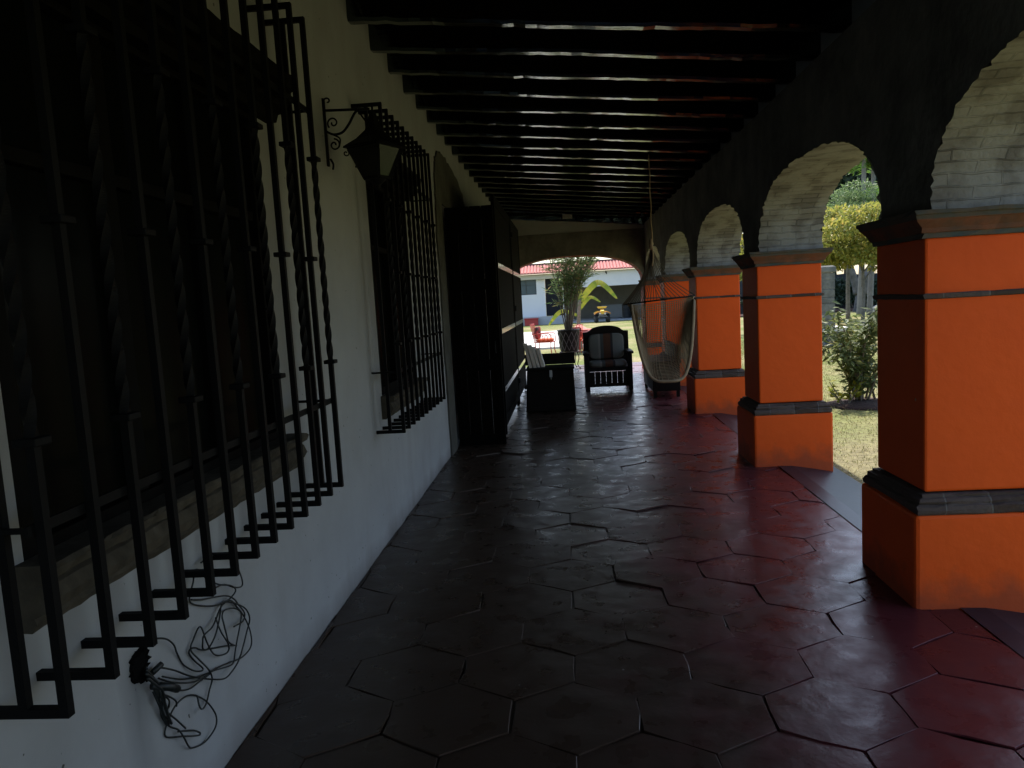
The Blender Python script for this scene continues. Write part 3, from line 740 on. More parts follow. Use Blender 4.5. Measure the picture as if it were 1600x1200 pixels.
# ================================================================== wall lantern
def spiral(cx, cz, r0, a0, turns, sgn=1, n=22):
    return [(cx + r0*(1-0.8*i/n)*math.cos(a0 + sgn*turns*2*math.pi*i/n), cz + r0*(1-0.8*i/n)*math.sin(a0 + sgn*turns*2*math.pi*i/n)) for i in range(n+1)]
LY = 4.26
ln = thing('wall_lantern', 'black wrought iron lantern hanging from a scrolled bracket on the white wall', 'wall lantern', (WX, LY, 2.6))
m = MB(); xz = lambda L: [(x, LY, z) for x, z in L]
m.box(WX-.01, WX+.012, LY-.011, LY+.011, 2.42, 2.79)
m.bar((WX+.012, LY, 2.725), (-1.035, LY, 2.715), .012)
m.tube(xz(spiral(WX+.028, 2.775, .022, math.pi, .8, -1)), .005, 5)
m.tube(xz(spiral(WX+.052, 2.655, .034, -math.pi*.75, 1.2, -1)), .005, 5)
m.tube(xz(spiral(WX+.050, 2.535, .034, math.pi*.5, 1.3, -1)), .005, 5)
m.tube(smooth_path(xz([(WX+.012,2.61),(WX+.05,2.592),(WX+.10,2.60),(WX+.14,2.64),(WX+.18,2.70),(WX+.205,2.715)]), 6), .007, 6)
m.tube(smooth_path(xz([(WX+.05,2.59),(WX+.085,2.565),(WX+.075,2.52)]), 6), .005, 5)
m.tube(smooth_path(xz([(WX+.02,2.46),(WX+.035,2.43),(WX+.03,2.40)]), 4), .006, 5)
m.tube(smooth_path(xz([(WX+.20,2.715),(WX+.225,2.67),(WX+.27,2.61)]), 4), .005, 5)
m.build('bracket', M['iron'], ln, smooth=True)
LC = (-1.02, LY); A0 = R(20)
def sqr(r, z, a=A0): return [(LC[0]+r*math.cos(a+k*math.pi/2), LC[1]+r*math.sin(a+k*math.pi/2), z) for k in range(4)]
m = MB(); m.rings([sqr(.015,2.70), sqr(.035,2.64), sqr(.05,2.60), sqr(.10,2.555), sqr(.175,2.512), sqr(.178,2.503), sqr(.15,2.503)]); m.build('hood', M['iron'], ln)
m = MB(); top = sqr(.150, 2.503); bot = sqr(.070, 2.335)
for k in range(4):
    m.bar(top[k], bot[k], .016); m.bar(top[k], top[(k+1) % 4], .014); m.bar(bot[k], bot[(k+1) % 4], .016)
    d = Vector((math.cos(A0+k*math.pi/2), math.sin(A0+k*math.pi/2), 0)); c = Vector(top[k]) + d*.012 + Vector((0,0,-.03))
    m.tube([c + d*(.018*(1-.7*i/14)*math.cos(i*.5+2)) + Vector((0,0,.018*(1-.7*i/14)*math.sin(i*.5+2))) for i in range(15)], .004, 5)
m.build('lantern_frame', M['iron'], ln)
for k in range(4):
    m = MB(); q = [top[k], top[(k+1) % 4], bot[(k+1) % 4], bot[k]]; cc = Vector((LC[0], LC[1], 2.42))
    inn_ = [Vector(p).lerp(cc, .03) for p in q]; in2 = [Vector(p).lerp(cc, .07) for p in q]
    m.hexa(inn_, in2); m.build('pane', M['lamp_glass'], ln)
m = MB(); m.lathe((LC[0], LC[1], 0), [(.001,2.265),(.018,2.275),(.012,2.295),(.03,2.31),(.055,2.33),(.05,2.337)], 10); m.build('finial', M['iron'], ln, smooth=True)
m = MB(); m.tube([(LC[0],LC[1],2.70),(LC[0],LC[1],2.735)], .006); m.build('hook', M['iron'], ln)

# ================================================================== porch roof: boards and beams
pr = thing('porch_roof', 'sloping dark timber ceiling of varnished beams and boards', 'roof', (0, 6, 3.3))
zb_at = lambda x: 3.452 - 0.1*(x + 1.3)         # underside of the beams
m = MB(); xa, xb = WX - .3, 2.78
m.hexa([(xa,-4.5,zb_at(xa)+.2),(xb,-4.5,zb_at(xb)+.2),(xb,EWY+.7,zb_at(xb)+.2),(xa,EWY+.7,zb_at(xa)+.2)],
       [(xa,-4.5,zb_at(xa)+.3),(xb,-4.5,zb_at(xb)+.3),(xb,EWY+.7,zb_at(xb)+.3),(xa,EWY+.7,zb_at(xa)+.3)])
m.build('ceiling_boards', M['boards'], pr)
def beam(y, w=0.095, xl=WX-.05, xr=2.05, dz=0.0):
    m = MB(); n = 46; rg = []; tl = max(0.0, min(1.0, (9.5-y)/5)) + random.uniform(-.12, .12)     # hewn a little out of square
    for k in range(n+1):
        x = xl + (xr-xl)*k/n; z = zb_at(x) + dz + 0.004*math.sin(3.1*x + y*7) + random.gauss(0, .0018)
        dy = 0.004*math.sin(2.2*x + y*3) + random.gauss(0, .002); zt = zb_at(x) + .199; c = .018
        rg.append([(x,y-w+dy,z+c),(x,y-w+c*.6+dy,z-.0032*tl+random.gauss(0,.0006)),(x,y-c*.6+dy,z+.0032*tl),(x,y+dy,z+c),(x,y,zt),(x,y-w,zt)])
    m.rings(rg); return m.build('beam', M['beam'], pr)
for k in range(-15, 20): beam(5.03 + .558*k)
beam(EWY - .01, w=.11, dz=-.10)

# ================================================================== pillars
px0, px1 = 1.625, 2.315
pl = thing('orange_pillar', 'tmp', 'pillar', (0, 0, 0), 'orange pillars of the arcade')
m = MB(); m.box(px0, px1, 0, .68, -.22, .468); m.build('plinth', M['orange'], pl, bevel=.02)
m = MB(); m.sq(1.69, 2.25, .055, .615, [(.044,.466),(.052,.474),(.056,.490),(.052,.506),(.036,.514),(.040,.528),(.034,.540),(.020,.546),(.018,.558),(-.002,.560)], .0028); m.build('base_moulding', M['stone'], pl)
m = MB(); m.box(1.692, 2.248, .057, .613, .566, 1.79); m.build('shaft', M['orange'], pl, bevel=.012)
m = MB(); m.sq(1.69, 2.25, .055, .615, [(.001,1.500),(.011,1.503),(.012,1.520),(.001,1.525)], .0022); m.build('string_band', M['stone'], pl)
m = MB(); m.sq(1.69, 2.25, .055, .615, [(-.01,1.782),(.012,1.784),(.014,1.806),(.022,1.810),(.030,1.83),(.055,1.862),(.062,1.868),(.066,1.885),(.074,1.890),(.074,1.908),(-.01,1.909)], .0025); m.build('capital', M['capital'], pl)
plab = {0: None, 1: 'orange pillar on the near side of the camera, beside the first arch', 2: 'nearest orange pillar in view, filling the right edge',
        3: 'orange pillar before the leafy bush, second in view from the right edge', 4: 'orange pillar right behind the hanging hammock chair',
        5: 'narrow strip of orange pillar seen just past the hammock netting', 6: 'farthest orange pillar, where the arcade meets the end arch'}
first = True
for i, y in enumerate(PIL_Y):
    if first: pl.location = (0, y, 0); pl['label'] = 'orange pillar behind the camera position'; first = False
    else: dup(pl, (0, y, 0), label=plab[i])

# ================================================================== arcade wall with arches
ar = thing('arcade_wall', 'dark rendered arcade wall with whitewashed brick arches along the right side', 'wall', (AX, 6, 1.91))
ZS, ZTOP, RISE, EXPN = 1.91, 3.075, 0.60, 2.55
def arch_pts(y0, y1, n=600):
    c, hw = (y0+y1)/2, (y1-y0)/2; out = []
    for i in range(n+1):
        t = math.pi*i/n; cs, sn = math.cos(t), math.sin(t)
        out.append((c - hw*math.copysign(abs(cs)**(2/EXPN), cs), ZS + RISE*abs(sn)**(2/EXPN)))
    d = [0.0]
    for i in range(1, len(out)): d.append(d[-1] + math.hypot(out[i][0]-out[i-1][0], out[i][1]-out[i-1][1]))
    k = int(d[-1]/.056); res = []; j = 0
    for i in range(k+1):
        t = d[-1]*i/k
        while j < len(d)-2 and d[j+1] < t: j += 1
        f = (t-d[j])/max(d[j+1]-d[j], 1e-9); res.append((out[j][0]+(out[j+1][0]-out[j][0])*f, out[j][1]+(out[j+1][1]-out[j][1])*f))
    return res
wallm = MB(); endsY = [-4.5]
bays = [(PIL_Y[i] + .613, PIL_Y[i+1] + .057) for i in range(len(PIL_Y)-1)]
for i, y in enumerate(PIL_Y):
    a, b = y + .057, min(y + .613, EWY + .65) if i < 6 else EWY + .65
    if b > a: wallm.box(AX, AO, a, b, ZS, ZTOP)
for (a, b) in bays:
    P = arch_pts(a, b)
    jag = [(y + random.gauss(0, .0035), z + random.gauss(0, .004)) if 0 < i < len(P)-1 else (y, z) for i, (y, z) in enumerate(P)]
    for x, fl in ((AX, 0), (AO, 1)):
        vs = [(x, y, z) for y, z in jag] + [(x, y, ZTOP) for y, z in jag]; n = len(jag)
        wallm.add(vs, [(i, i+1, n+i+1, n+i) for i in range(n-1)])
    wallm.add([(AX,a,ZTOP),(AO,a,ZTOP),(AO,b,ZTOP),(AX,b,ZTOP)], [(0,1,2,3)])
    # brick underside: own mesh with its own mapping along the curve
    s = MB(); s.uv = []; nx = 8; acc = 0.0
    fine = []
    for i in range(len(jag)-1):
        for k in range(2): t = k/2; fine.append((jag[i][0]*(1-t)+jag[i+1][0]*t, jag[i][1]*(1-t)+jag[i+1][1]*t))
    fine.append(jag[-1])
    for i, (y, z) in enumerate(fine):
        if i: acc += math.hypot(y-fine[i-1][0], z-fine[i-1][1])
        for k in range(nx+1):
            e = .006 if k in (0, nx) else 0
            x = AX + (AO-AX)*k/nx + (random.gauss(-.004, .007) if k == 0 else (random.gauss(.004,.007) if k == nx else 0))
            inn_ = .004
            cy = (a+b)/2; dy = inn_ if y < cy else -inn_
            s.v.append((x, y + dy, z - inn_ + random.gauss(0, .0015))); s.uv.append((x, acc))
    for i in range(len(fine)-1):
        for k in range(nx): s.f.append((i*(nx+1)+k, i*(nx+1)+k+1, (i+1)*(nx+1)+k+1, (i+1)*(nx+1)+k))
    s.build('brick_soffit', M['soffit'], ar, smooth=True)
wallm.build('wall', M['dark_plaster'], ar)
m = MB(); m.hexa([(1.83,-4.5,ZTOP+.001),(AO,-4.5,ZTOP+.001),(AO,EWY+.65,ZTOP+.001),(1.83,EWY+.65,ZTOP+.001)],
                 [(1.83,-4.5,zb_at(1.83)+.198),(AO,-4.5,zb_at(AO)+.198),(AO,EWY+.65,zb_at(AO)+.198),(1.83,EWY+.65,zb_at(1.83)+.198)])
tag(m.build('beam_filling', M['band'], ar), 'pale filling between the beam ends on top of the wall')

# ================================================================== end wall with a wide low arch
ew = thing('end_wall', 'dark end wall with a wide low arch opening onto the sunlit garden', 'wall', (0.3, EWY, 2.3))
ex0, ex1, ezs, erise, en = WX + .012, 1.665, 1.90, 0.60, 2.3
m = MB(); P = []
for i in range(61):
    t = math.pi*i/60; cs, sn = math.cos(t), math.sin(t); c, hw = (ex0+ex1)/2, (ex1-ex0)/2
    P.append((c - hw*math.copysign(abs(cs)**(2/en), cs), ezs + erise*abs(sn)**(2/en)))
P = [(ex0, 0.0)] + P + [(ex1, 0.0)]
for y in (EWY, EWY+.6):
    n = len(P); m.add([(x,y,z) for x,z in P] + [(x,y,2.985) for x,z in P], [(i,i+1,n+i+1,n+i) for i in range(n-1)])
    m.add([(WX,y,0),(ex0,y,0),(ex0,y,2.985),(WX,y,2.985)], [(0,1,2,3)]); m.add([(ex1,y,ZS),(AX,y,ZS),(AX,y,2.985),(ex1,y,2.985)], [(0,1,2,3)])
m.build('wall', M['dark_plaster'], ew)
s = MB(); s.uv = []; acc = 0
for i, (x, z) in enumerate(P):
    if i: acc += math.hypot(x-P[i-1][0], z-P[i-1][1])
    for k in range(7): s.v.append((x, EWY + .6*k/6, z)); s.uv.append((.6*k/6, acc))
for i in range(len(P)-1):
    for k in range(6): s.f.append((i*7+k, i*7+k+1, (i+1)*7+k+1, (i+1)*7+k))
tag(s.build('brick_soffit', M['red_brick'], ew), 'red brick underside of the arch')
m = MB(); m.hexa([(WX,EWY+.01,2.986),(AX,EWY+.01,2.986),(AX,EWY+.59,2.986),(WX,EWY+.59,2.986)],
                 [(WX,EWY+.01,zb_at(WX)+.198),(AX,EWY+.01,zb_at(AX)+.198),(AX,EWY+.59,zb_at(AX)+.198),(WX,EWY+.59,zb_at(WX)+.198)])
tag(m.build('upper_band', M['band'], ew), 'pale band above the arch')
jb = MB(); jb.box(.03, .23, EWY-.16, EWY-.121, 3.265, 3.47)
tag(jb.build('junction_box', M['grey_box'], bevel=.008), 'small pale square box fixed to the last ceiling beam', 'electrical box')

# ================================================================== tall folding screen past the door
fs = thing('folding_screen', 'tall black wooden screen with white rails standing past the open door', 'screen', (-.8, 11.2, 0))
for a, b in ((8.85, 11.36), (11.46, 13.45)):
    m = MB(); x0, x1 = -.81, -.77
    m.box(x0, x1, a, a+.07, .02, 2.86); m.box(x0, x1, b-.07, b, .02, 2.86)
    top = [(a+.07,2.74),(b-.07,2.74),(b-.07,2.86),(a+.07,2.86)]; m.prism(top, 'x', x0, x1)
    m.box(x0, x1, a+.07, b-.07, .12, .24)
    m.box(x0+.008, x1-.008, a+.07, b-.07, .24, 2.74)
    pn = m.build('panel', M['door'], fs, bevel=.004)
    for z in (2.04, 1.26, .56):
        r = MB(); r.box(x1-.007, x1+.004, a+.072, b-.072, z-.03, z+.03); r.build('rail', M['white_strip'], pn)
m = MB(); m.box(-.80, -.786, 11.385, 11.435, .6, 2.0); m.build('centre_strip', M['white_strip'], fs)
for z in (.4, 1.5, 2.6):
    m = MB(); m.tube([(-.79,11.41,z-.04),(-.79,11.41,z+.04)], .055, 8); m.build('hinge', M['iron'], fs)

# ================================================================== wooden chest with boards standing on it
ch = thing('wooden_chest', 'dark wooden chest with a raised back board before the armchair', 'chest', (-.28, 10.95, 0))
m = MB()
m.hexa([(-.64,10.70,.0),(.085,10.70,.0),(.085,11.25,.0),(-.64,11.25,.0)], [(-.60,10.70,.60),(.07,10.70,.60),(.07,11.25,.60),(-.60,11.25,.60)])
m.build('body', M['chest'], ch, bevel=.012)
m = MB(); m.box(-.615, .085, 10.68, 11.23, .601, .632); m.build('lid', M['chest'], ch, bevel=.01)
m = MB(); m.box(-.645, .10, 11.235, 11.28, .633, .80); m.build('back_board', M['chest'], ch, bevel=.01)
m = MB()
for x in (-.60, .035): m.box(x, x+.035, 10.688, 10.699, .02, .58)
m.box(-.565, .035, 10.688, 10.699, .53, .58); m.box(-.565, .035, 10.688, 10.699, .02, .07); m.build('front_frame', M['chest'], ch, bevel=.003)
m = MB(); m.box(-.275, -.235, 10.670, 10.679, .50, .60); m.tube([(-.255,10.67,.505),(-.255,10.65,.495),(-.255,10.652,.47)], .006); m.build('latch', M['steel'], ch)
labs = ['leftmost pale board leaning on the dark chest', 'pale board second from left among those on the chest', 'pale board third from left among those on the chest', 'rightmost pale board leaning on the dark chest']
for k in range(4):
    m = MB(); x = -.565 + .058*k; t = .040 + .008*(k % 2); hgt = .36 - .03*k; y0 = 10.78 + .02*k
    m.hexa([(x,y0,.634),(x+t,y0,.634),(x+t,y0+.30,.634),(x,y0+.30,.634)], [(x-.07,y0+.01,.634+hgt),(x-.07+t,y0+.01,.634+hgt),(x-.07+t,y0+.31,.634+hgt*.96),(x-.07,y0+.31,.634+hgt*.96)])
    tag(m.build('pale_board', M['paper']), labs[k], 'board', 'pale boards leaning on the chest')

# ================================================================== rustic armchair, facing the camera
ac = thing('armchair', 'dark rustic armchair with arched back and striped cushions facing down the corridor', 'armchair', (.68, 13.1, 0))
cx, cy = .68, 13.1; W2 = .40
def leg(x, y, h, w=.075):
    m = MB(); m.box(x-w/2, x+w/2, y-w/2, y+w/2, 0, h); m.build('leg', M['rustic'], ac, bevel=.008)
for s in (-1, 1): leg(cx+s*(W2-.037), cy-.33, .62); leg(cx+s*(W2-.037), cy+.33, .98)
arc = [(-W2, .40), (W2, .40), (W2, .985), (W2-.08, .99)] + [(( W2-.11)*math.cos(t), .99 + .10*math.sin(t)) for t in [math.pi*i/14 for i in range(1, 14)]] + [(-W2+.08, .99), (-W2, .985)]
m = MB(); m.prism([(cx+u, z) for u, z in arc], 'y', cy+.28, cy+.34); m.build('back_frame', M['rustic'], ac, bevel=.008)
m = MB(); m.box(cx-W2+.02, cx+W2-.02, cy-.32, cy+.29, .335, .40); m.build('seat_frame', M['rustic'], ac, bevel=.006)
m = MB()
for k in range(7):
    x = cx - .285 + .095*k; m.box(x-.0455, x+.0455, cy-.345, cy-.325, .13, .333)
m.build('front_slats', M['rustic'], ac, bevel=.003)
m = MB(); m.box(cx-W2+.075, cx+W2-.075, cy-.352, cy-.318, .075, .13); m.build('lower_rail', M['rustic'], ac, bevel=.004)
for s in (-1, 1):
    m = MB(); m.box(cx+s*(W2-.03)-.055, cx+s*(W2-.03)+.055, cy-.40, cy+.28, .622, .665); m.build('armrest', M['rustic'], ac, bevel=.01)
def cushion(x0, x1, y0, y1, z0, z1, m_, par, name='cushion'):
    m = MB(); rg = []
    ax = 'y' if (y1-y0) < (z1-z0) else 'z'
    for k, (o, t) in enumerate(((.03,0),(.008,.12),(0,.3),(0,.7),(.008,.88),(.03,1))):
        pts = []
        for i in range(28):
            a = 2*math.pi*i/28; ca, sa = math.cos(a), math.sin(a); u = math.copysign(abs(ca)**.35, ca); v = math.copysign(abs(sa)**.35, sa)
            X = (x0+x1)/2 + u*((x1-x0)/2-o)
            if ax == 'y': pts.append((X, y0+(y1-y0)*t, (z0+z1)/2 + v*((z1-z0)/2-o)))
            else: pts.append((X, (y0+y1)/2 + v*((y1-y0)/2-o), z0+(z1-z0)*t))
        rg.append(pts)
    m.rings(rg); return m.build(name, m_, par, smooth=True)
cushion(cx-.31, cx+.31, cy+.16, cy+.275, .505, .955, M['cushion'], ac, 'back_cushion')
cushion(cx-.32, cx+.32, cy-.33, cy+.16, .402, .50, M['cushion'], ac, 'seat_cushion')

# ================================================================== dark wooden bench between the pillars
bn = thing('wooden_bench', 'low dark wooden bench standing against the pillar behind the hammock chair', 'bench', (1.55, 12.2, 0))
m = MB(); m.box(1.255, 1.715, 11.55, 12.95, .52, .565); m.build('seat', M['chest'], bn, bevel=.008)
m = MB(); m.box(1.28, 1.70, 11.58, 12.92, .10, .519); m.build('body', M['chest'], bn, bevel=.008)
for x in (1.29, 1.64):
    for y in (11.59, 12.86): m = MB(); m.box(x, x+.05, y, y+.05, 0.004, .099); m.build('leg', M['chest'], bn)
m = MB(); m.box(1.66, 1.715, 11.55, 12.95, .566, .80); m.build('back_rail', M['chest'], bn, bevel=.006)

# ================================================================== hammock chair
hk = Vector((1.06, 9.2, 2.2)); ztop = zb_at(1.07)
hm = thing('hammock_chair', 'net hammock chair hanging on a rope from the ceiling beam', 'hammock chair', tuple(hk))
m = MB(); m.tube([(1.07+.004*math.sin(i*.9), 9.2+.004*math.cos(i*1.1), 2.2+(ztop-2.2+.02)*i/20) for i in range(21)], .008, 6); m.build('rope', M['rope'], hm, smooth=True)
m = MB(); m.lathe((1.06, 9.2, 2.2), [(.004,.06),(.022,.045),(.018,.02),(.028,0),(.02,-.03),(.03,-.05),(.012,-.08)], 10)
m.tube(smooth_path([(1.06,9.19,2.2),(1.075,9.18,2.05),(1.06,9.19,1.93)], 5), .012, 6); m.build('knot', M['rope'], hm, smooth=True)
sl, sr = Vector((.69, 9.2, 1.49)), Vector((1.56, 9.2, 1.55))
m = MB(); m.tube([sl, sr], .009, 8); m.build('spreader_bar', M['rustic'], hm, smooth=True)
m = MB()
for i in range(30):
    t = (i/29)**2.0; e = sl.lerp(sr, t) + Vector((0, -.012 if i % 2 else .012, .0)); mid = hk.lerp(e, .45) + Vector((.035*(1-2*t) if t < .5 else -.05, random.gauss(0,.01), -.10))
    m.tube(smooth_path([hk + Vector((0,0,-.04)), mid, e], 3), .0042, 4)
m.build('hanging_cords', M['cord'], hm)
NU, NV = 30, 44; net = MB(); rim = []
for j in range(NV+1):
    v = j/NV
    for i in range(NU+1):
        u = -1 + 2*i/NU
        bx, bz = 1.155 + .385*u, 1.505 + .03*u - .02*(1-u*u)
        rx = 1.175 + .375*math.copysign(abs(u)**.62, u) + .0*u; rz = .555 + .93*abs(u)**2.7
        x = bx*(1-v) + rx*v; z = bz*(1-v) + rz*v - .10*math.sin(math.pi*v)*(1-abs(u)**2)
        y = 9.22 + .30*math.sin(math.pi*min(v*1.05,1))*(1-.6*u*u) - .24*v*(1-.9*u*u)
        y += .008*math.sin(9*u + 5*v); x += .006*math.sin(14*v + 3*u)
        net.v.append((x, y, z))
        if j == NV: rim.append((x, y, z))
for j in range(NV):
    for i in range(NU):
        a = j*(NU+1)+i; net.f.append((a, a+1, a+NU+2, a+NU+1))
no = net.build('netting', M['rope'], hm)
wf = no.modifiers.new('wire', 'WIREFRAME'); wf.thickness = .0128; wf.use_replace = True; wf.use_even_offset = False
m = MB(); m.tube(rim, .020, 7); m.build('front_rim', M['rope'], hm, smooth=True)
for s in (0, NU):
    m = MB(); m.tube([net.v[j*(NU+1)+s] for j in range(0, NV+1, 3)], .014, 6); m.build('side_rim', M['rope'], hm, smooth=True)

# ================================================================== pot on a stand with a tall plant in it
PX, PYY = .04, 17.25
pp = thing('plant_pot', 'black pot with pale lattice on a thin iron stand beyond the arch', 'plant pot', (PX, PYY, 0))
m = MB(); m.lathe((PX, PYY, 0), [(.19,.40),(.20,.42),(.245,.86),(.26,.87),(.26,.90),(.23,.90),(.22,.84),(.01,.83)], 24); m.build('pot', M['pot'], pp, smooth=False)
m = MB(); NL = 12
for k in range(NL):
    for s in (1, -1):
        m.tube([(PX+(.212+.046*t)*math.cos(2*math.pi*(k+s*t*1.5)/NL), PYY+(.212+.046*t)*math.sin(2*math.pi*(k+s*t*1.5)/NL), .43+.42*t) for t in [i/6 for i in range(7)]], .006, 4)
m.build('lattice', M['lattice'], pp)
m = MB(); m.tube([(PX+.22*math.cos(t), PYY+.22*math.sin(t), .39) for t in [2*math.pi*i/24 for i in range(24)]], .012, 6, closed=True); m.build('stand_ring', M['stand'], pp, smooth=True)
for k in range(4):
    a = math.pi/4 + k*math.pi/2 + .2; d = Vector((math.cos(a), math.sin(a), 0)); b = Vector((PX, PYY, 0))
    m = MB(); m.tube(smooth_path([b+d*.21+Vector((0,0,.39)), b+d*.25+Vector((0,0,.25)), b+d*.21+Vector((0,0,.10)), b+d*.27+Vector((0,0,.015)), b+d*.29+Vector((0,0,.03))], 5), .011, 6)
    m.build('leg', M['stand'], pp, smooth=True)
tp = thing('potted_plant', 'tall clump of narrow green leaves on thin stems in the black pot', 'potted plant', (PX, PYY, .83))
m = MB(); LP = []; LD = []
for k in range(18):
    a = 2*math.pi*k/18*2.0 + random.uniform(-.3,.3); sp = random.uniform(.15, .85); hh = random.uniform(1.4, 2.6)
    base = Vector((PX+.10*math.cos(a)*random.random(), PYY+.10*math.sin(a)*random.random(), .82))
    tip = base + Vector((sp*math.cos(a)+.26, sp*math.sin(a)*.7, hh)); mid = base.lerp(tip, .45) + Vector((-.05*math.cos(a)-.06, 0, .12))
    path = smooth_path([base, mid, tip], 8); m.tube(path, [.016*(1-.045*i) for i in range(len(path))], 5)
    for i, q in enumerate(path):
        if i < 6: continue
        for _ in range(int(3 + .8*i)):
            LP.append(q + Vector((random.gauss(0,.03), random.gauss(0,.03), random.gauss(0,.06)))); b = random.uniform(0, 2*math.pi)
            LD.append((math.cos(b), math.sin(b), random.uniform(-.25, 1.1)))
    for _ in range(3):
        e = path[random.randrange(6, 16)]; b = random.uniform(0, 6.28); t2 = e + Vector((.3*math.cos(b), .3*math.sin(b), random.uniform(.1,.4)))
        m.tube([e, e.lerp(t2,.5)+Vector((0,0,.04)), t2], .006, 4)
        for _ in range(18):
            LP.append(e.lerp(t2, random.uniform(.2,1.05))); c = random.uniform(0, 6.28); LD.append((math.cos(c), math.sin(c), random.uniform(-.4,.9)))
m.build('stems', M['stem'], tp, smooth=True)
LP = np.array(LP); LD = np.array(LD); n = len(LP)
leaves('foliage', LP, LD, rand_dirs(n, .6), RNG.uniform(.13,.27,n), RNG.uniform(.016,.030,n), M['leaf_pot'], tp)

# banana plant behind
def big_leaf(mb, base, mid, tip, w, up=(0,0,1)):
    pts = smooth_path([base, mid, tip], 9); n = len(pts); rg = []
    for i, p in enumerate(pts):
        t = i/(n-1); d = (pts[min(i+1,n-1)] - pts[max(i-1,0)]).normalized(); s = d.cross(Vector((.2,-.8,.55))).normalized()
        hw = w*math.sin(math.pi*min(1, t*.9+.1))**.6*(1 if t < .97 else .3); dn = Vector((0,0,-.25*hw))
        rg.append([p - s*hw + dn, p, p + s*hw + dn])
    for i in range(n-1):
        o = len(mb.v); mb.v += [tuple(q) for q in rg[i] + rg[i+1]]; mb.f += [(o,o+1,o+4,o+3), (o+1,o+2,o+5,o+4)]
bt = thing('banana_plant', 'banana plant with long yellow green leaves on the lawn behind the pot', 'banana plant', (.45, 26.0, GZ))
V3 = Vector
m = MB(); m.tube(smooth_path([(.45,26,GZ-.05),(.42,26,.7),(.5,26,1.55)], 5), [.09-.004*i for i in range(11)], 8)
m.build('trunk', M['stem'], bt, smooth=True)
for b_, mi, ti, w in (((.5,26,1.5),(1.15,25.9,2.12),(1.78,25.9,1.50),.12), ((.5,26,1.5),(.5,26.3,2.2),(.35,26.8,2.7),.09), ((.45,26,1.0),(-.15,25.9,1.2),(-.62,25.9,.72),.08), ((.47,26,1.2),(.85,26.1,1.62),(1.22,26.2,1.42),.07)):
    m = MB(); big_leaf(m, V3(b_), V3(mi), V3(ti), w); m.build('leaf', M['banana'], bt, smooth=True)

# ================================================================== red iron patio set
def patio_chair(label):
    t = thing('patio_chair', label, 'patio chair', (0,0,0), 'red iron patio chairs')
    m = MB(); m.box(-.26,.26,-.26,.26,.40,.425); m.build('seat', M['red_iron'], t, bevel=.004)
    m = MB()
    for k in range(6):
        x = -.24 + .096*k; m.tube([(x,.25,.43),(x*.95,.30,.70),(x*.9,.36,.93)], .010, 5)
    for z, y in ((.55,.275),(.70,.30),(.93,.36)): m.tube([(-.25,y,z),(.25,y,z)], .011, 5)
    for k in range(5):
        c = -.19 + .095*k; m.tube([(c+.04*math.cos(a), .29+.03*math.sin(a), .62+.05*math.sin(a)) for a in [2*math.pi*i/12 for i in range(12)]], .007, 4, closed=True)
    m.build('backrest', M['red_iron'], t, smooth=True)
    for sx in (-1,1):
        m = MB(); m.tube(smooth_path([(sx*.27,.28,.64),(sx*.29,0,.66),(sx*.29,-.22,.64),(sx*.27,-.25,.42)], 4), .013, 5)
        for k in range(3): m.tube([(sx*.28+.0, -.1+.13*k+.045*math.cos(a), .53+.08*math.sin(a)) for a in [2*math.pi*i/12 for i in range(12)]], .008, 4, closed=True)
        m.build('armrest', M['red_iron'], t, smooth=True)
        for sy in (-1,1):
            m = MB(); m.tube(smooth_path([(sx*.24,sy*.23,.41),(sx*.22,sy*.22,.2),(sx*.27,sy*.27,.01)], 4), .014, 6); m.build('leg', M['red_iron'], t, smooth=True)
    cushion(-.24,.24,-.24,.20,.426,.51, M['red_cushion'], t, 'seat_cushion')
    c = cushion(-.22,.22,.15,.25,.50,.86, M['print_cushion'], t, 'back_cushion')
    return t
pc = patio_chair('red iron patio chair with orange cushion left of the plant pot')
pc.location = (-.70, 23.6, GZ); pc.rotation_euler = (0,0,R(78))
pc.scale = (1.1,)*3
dup(pc, (.22, 23.9, GZ), R(188), 'red iron patio chair half hidden between the pot and the armchair')
tb = thing('patio_table', 'round red patio table under a pink cloth beside the dark armchair back', 'table', (.42, 24.9, GZ))
m = MB(); m.lathe((.42,24.9,GZ), [(.01,.70),(.48,.70),(.50,.71),(.50,.725),(.01,.726)], 28); m.build('tabletop', M['red_iron'], tb)
for k in range(3):
    a = k*2.094+.4; m = MB(); m.tube(smooth_path([(.42+.1*math.cos(a),24.9+.1*math.sin(a),GZ+.70),(.42+.08*math.cos(a),24.9+.08*math.sin(a),GZ+.35),(.42+.36*math.cos(a),24.9+.36*math.sin(a),GZ+.01)],5), .018, 6); m.build('leg', M['red_iron'], tb, smooth=True)
m = MB(); rg = []
for r, z in ((.02,1.0),(.10,.96),(.30,.82),(.50,.745),(.53,.70),(.545,.62),(.55,.56)):
    rg.append([(.42+(r+.02*math.sin(6*a)*(r > .4))*math.cos(a), 24.9+(r+.02*math.sin(6*a)*(r > .4))*math.sin(a), GZ+z-.1+.0) for a in [2*math.pi*i/36 for i in range(36)]])
for r, z in ((.54,.56),(.52,.70),(.49,.735),(.02,.735)):
    rg.append([(.42+(r+.02*math.sin(6*a)*(r > .4))*math.cos(a), 24.9+(r+.02*math.sin(6*a)*(r > .4))*math.sin(a), GZ+z-.1+(.0 if r > .5 else .098)) for a in [2*math.pi*i/36 for i in range(36)]])
m.rings(rg); pk = m.build('pink_tablecloth', M['pink'], smooth=True)
tag(pk, 'pink cloth heaped over the round patio table', 'tablecloth')

